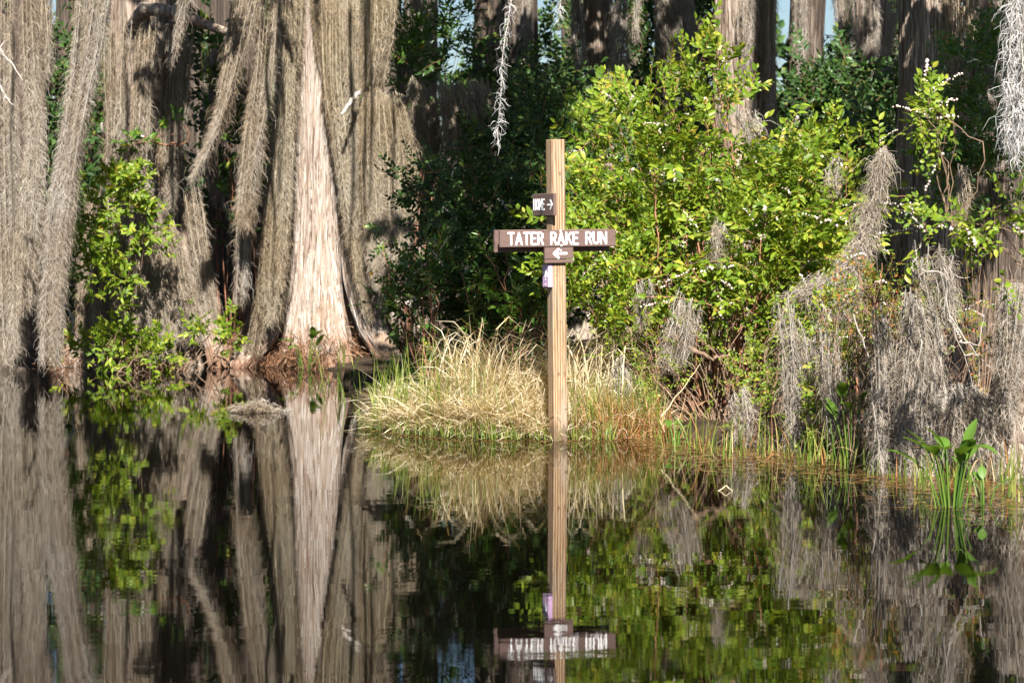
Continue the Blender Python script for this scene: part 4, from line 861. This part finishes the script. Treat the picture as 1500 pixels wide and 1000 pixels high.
GL = {'T': (.66, [[(0,1),(.66,1)],[(.33,1),(.33,0)]]), 'A': (.7, [[(0,0),(.35,1),(.7,0)],[(.13,.34),(.57,.34)]]),
 'E': (.54, [[(.54,0),(0,0),(0,1),(.54,1)],[(0,.52),(.44,.52)]]), 'R': (.58, [[(0,0),(0,1),(.34,1),(.52,.9),(.56,.75),(.52,.6),(.34,.5),(0,.5)],[(.3,.5),(.58,0)]]),
 'K': (.6, [[(0,0),(0,1)],[(.57,1),(0,.42)],[(.2,.62),(.6,0)]]), 'U': (.58, [[(0,1),(0,.27),(.09,.08),(.29,0),(.49,.08),(.58,.27),(.58,1)]]),
 'N': (.6, [[(0,0),(0,1),(.6,0),(.6,1)]]), 'H': (.56, [[(0,0),(0,1)],[(.56,0),(.56,1)],[(0,.5),(.56,.5)]]),
 'O': (.62, [[(.31,0),(.1,.1),(0,.35),(0,.65),(.1,.9),(.31,1),(.52,.9),(.62,.65),(.62,.35),(.52,.1),(.31,0)]]), 'M': (.74, [[(0,0),(0,1),(.37,.3),(.74,1),(.74,0)]]),
 '<': (1.15, [[(1.15,.5),(0,.5)],[(.42,1),(0,.5),(.42,0)]]), '>': (1.0, [[(0,.5),(1,.5)],[(.62,1),(1,.5),(.62,0)]])}
def strokes(mb, polys, org, eu, ev, en, su, sv, r, depth=.0022):
    """rounded raised strokes on a board face"""
    for poly in polys:
        pts = [np.array(org)+np.array(eu)*x*su+np.array(ev)*y*sv for x, y in poly]
        for a, b in zip(pts[:-1], pts[1:]):
            d = b-a; L = np.linalg.norm(d); t = d/L; s = np.cross(en, t)
            th = np.linspace(0, np.pi, 7); out = []
            for k in th: out.append(b+s*math.cos(k)*r+t*math.sin(k)*r)
            for k in th: out.append(a-s*math.cos(k)*r-t*math.sin(k)*r)
            o = np.array(out); n = len(o); h = depth+U(0, .0006); off = np.array(en)*h
            v = np.concatenate([o, o*.88+.12*o.mean(0)+off]) if False else np.concatenate([o, o+off])
            j = np.arange(n); j2 = (j+1) % n
            mb.add(v, np.stack([j, j2, j2+n, j+n], -1), 0, False); mb.add(v[n:], [list(range(n))], 0, False)
def signpost():
    b = P(817.5, 645, 14.66); b[2] = 0
    root = empty('signpost', b, 'leaning wooden trail signpost with brown boards standing in the straw', 'signpost'); root.rotation_euler = (0, math.radians(-.55), math.radians(22))
    h = .0445
    mb = MB(); bev(mb, -h, h, -h, h, -.5, 1.823, .004); mb.build('post', M['post'], root)
    X, Z, NY = np.array([1., 0, 0]), np.array([0, 0, 1.]), np.array([0, -1., 0])
    # front board
    y1 = -h-.001; y0 = y1-.022
    mb = MB(); bev(mb, -.395, .365, y0, y1, 1.174, 1.276, .003); fb = mb.build('name_board', M['signbrown'], root); fb['label'] = 'long brown board with three white words'
    lb = MB(); W_, x0 = .76, -.395; hh = .068; zb = 1.191
    for word, xa, xb in (('TATER', .072, .366), ('RAKE', .437, .668), ('RUN', .74, .914)):
        lb = MB(); tot = sum(GL[c][0] for c in word); gap = .27; full = tot+gap*(len(word)-1); u0 = x0+xa*W_; sc = (xb-xa)*W_/full; cur = 0
        for c in word:
            strokes(lb, GL[c][1], (u0+cur*sc, y0, zb), X, Z, NY, sc, hh, .0058); cur += GL[c][0]+gap
        lb.build('lettering', M['white'], fb)
    def bolt(parent, x, y, z, n, r=.008):
        mbb = MB(); th = np.linspace(0, 6.283, 10, endpoint=False); n = np.array(n, float); a = np.array([0, 0, 1.]); s = np.cross(n, a); V = []
        for rr, d in ((1, 0), (.95, .45), (.6, .8)):
            V += [np.array([x, y, z])+(s*math.cos(t)+a*math.sin(t))*r*rr+n*r*d for t in th]
        f = [[k*10+j, k*10+(j+1) % 10, (k+1)*10+(j+1) % 10, (k+1)*10+j] for k in range(2) for j in range(10)]
        mbb.add(V, f); mbb.add(V[20:], [list(range(10))]); mbb.build('bolt', M['metal'], parent)
    bolt(fb, .0, y0, 1.268, (0, -1, 0)); bolt(fb, .004, y0, 1.181, (0, -1, 0))
    # rear board, facing away
    mb = MB(); bev(mb, -.385, .372, h+.001, h+.024, 1.143, 1.279, .003); mb.build('rear_board', M['signbrown'], root)['label'] = 'second brown board nailed to the back'
    # arrow board of two planks
    y1 = -h-.001; y0 = y1-.02
    mb = MB(); bev(mb, -.104, .084, y0, y1, 1.1, 1.171, .0025); bev(mb, -.104, .084, y0-.001, y1, 1.076, 1.097, .0025); ab = mb.build('arrow_board', M['signbrown'], root); ab['label'] = 'small brown board with white arrow pointing left'
    lb = MB(); strokes(lb, GL['<'][1], (-.045, y0, 1.108), X, Z, NY, .072, .052, .0068); lb.build('arrow', M['white'], ab)
    bolt(ab, .0, y0, 1.152, (0, -1, 0), .007)
    # board on the side face
    x1 = -h-.001; x0 = x1-.019
    mb = MB(); bev(mb, x0, x1, -.115, .215, 1.362, 1.497, .003); hb = mb.build('side_board', M['signbrown'], root); hb['label'] = 'square brown board with white word and arrow on the side face'
    lb = MB(); EU = np.array([0, -1., 0]); EN = np.array([-1., 0, 0]); cur = 0
    tot = sum(GL[c][0] for c in 'HOME')+.28*3; sc = .165/tot
    for c in 'HOME': strokes(lb, GL[c][1], (x0, .196-cur*sc, 1.4), EU, Z, EN, sc, .06, .0058); cur += GL[c][0]+.28
    ar = MB(); strokes(ar, GL['>'][1], (x0, -.02, 1.402), EU, Z, EN, .075, .052, .0058)
    lb.build('lettering', M['white'], hb); ar.build('arrow', M['white'], hb)
    # lilac marker box
    x0 = x1-.028
    mb = MB(); bev(mb, x0, x1, -.0445, .046, .93, 1.066, .003); pk = mb.build('marker_block', M['lilac'], root); pk['label'] = 'small faded lilac block with white arrow mark'
    lb = MB(); strokes(lb, [[(.5, .25), (.5, 1)], [(.15, .62), (.5, 1), (.85, .62)], [(.3, .48), (.9, .48)]], (x0, .035, .955), EU, Z, EN, .07, .085, .0045); lb.build('arrow', M['white'], pk)
    bolt(pk, x0, .0, .945, (-1, 0, 0), .005)
signpost()

# ================================================================== LIGHT, SKY, CAMERA
w = bpy.data.worlds.new('World'); S.world = w; w.use_nodes = True; nt = w.node_tree; nt.nodes.clear()
sky = nt.nodes.new('ShaderNodeTexSky'); sky.sky_type = 'NISHITA'; sky.sun_disc = False; sky.sun_elevation = SUN_EL; sky.sun_rotation = math.radians(176); sky.ozone_density = 3.0; sky.dust_density = .6
bgd = nt.nodes.new('ShaderNodeBackground'); bgd.inputs[1].default_value = .038; wo = nt.nodes.new('ShaderNodeOutputWorld')
nt.links.new(sky.outputs[0], bgd.inputs[0]); nt.links.new(bgd.outputs[0], wo.inputs[0])
sl = bpy.data.lights.new('sun', 'SUN'); sl.energy = 5.0; sl.angle = math.radians(.53); sl.color = (1, .965, .9)
so = bpy.data.objects.new('sun', sl); COL.objects.link(so); so.location = (3, -10, 20)
so.rotation_euler = Vector(-SD).to_track_quat('-Z', 'Y').to_euler()
cd = bpy.data.cameras.new('camera'); cam = bpy.data.objects.new('camera', cd); COL.objects.link(cam)
cam.location = (0, 0, EYE); cam.rotation_euler = (math.radians(90), 0, 0)
cd.sensor_width = 36; cd.lens = 36*F/1500; cd.shift_y = -(500-YH)/1500; cd.clip_end = 3000; cd.clip_start = .1
cd.dof.use_dof = True; cd.dof.focus_distance = 14.6; cd.dof.aperture_fstop = 5.6
S.camera = cam
S.view_settings.view_transform = 'Standard'; S.view_settings.look = 'None'; S.view_settings.exposure = 1.5; S.view_settings.gamma = 1
c = S.cycles if hasattr(S, 'cycles') else None
S.render.engine = 'CYCLES'
S.cycles.max_bounces = 6; S.cycles.diffuse_bounces = 3; S.cycles.glossy_bounces = 3; S.cycles.transmission_bounces = 4; S.cycles.transparent_max_bounces = 4
S.cycles.caustics_reflective = False; S.cycles.caustics_refractive = False
S.cycles.use_denoising = True
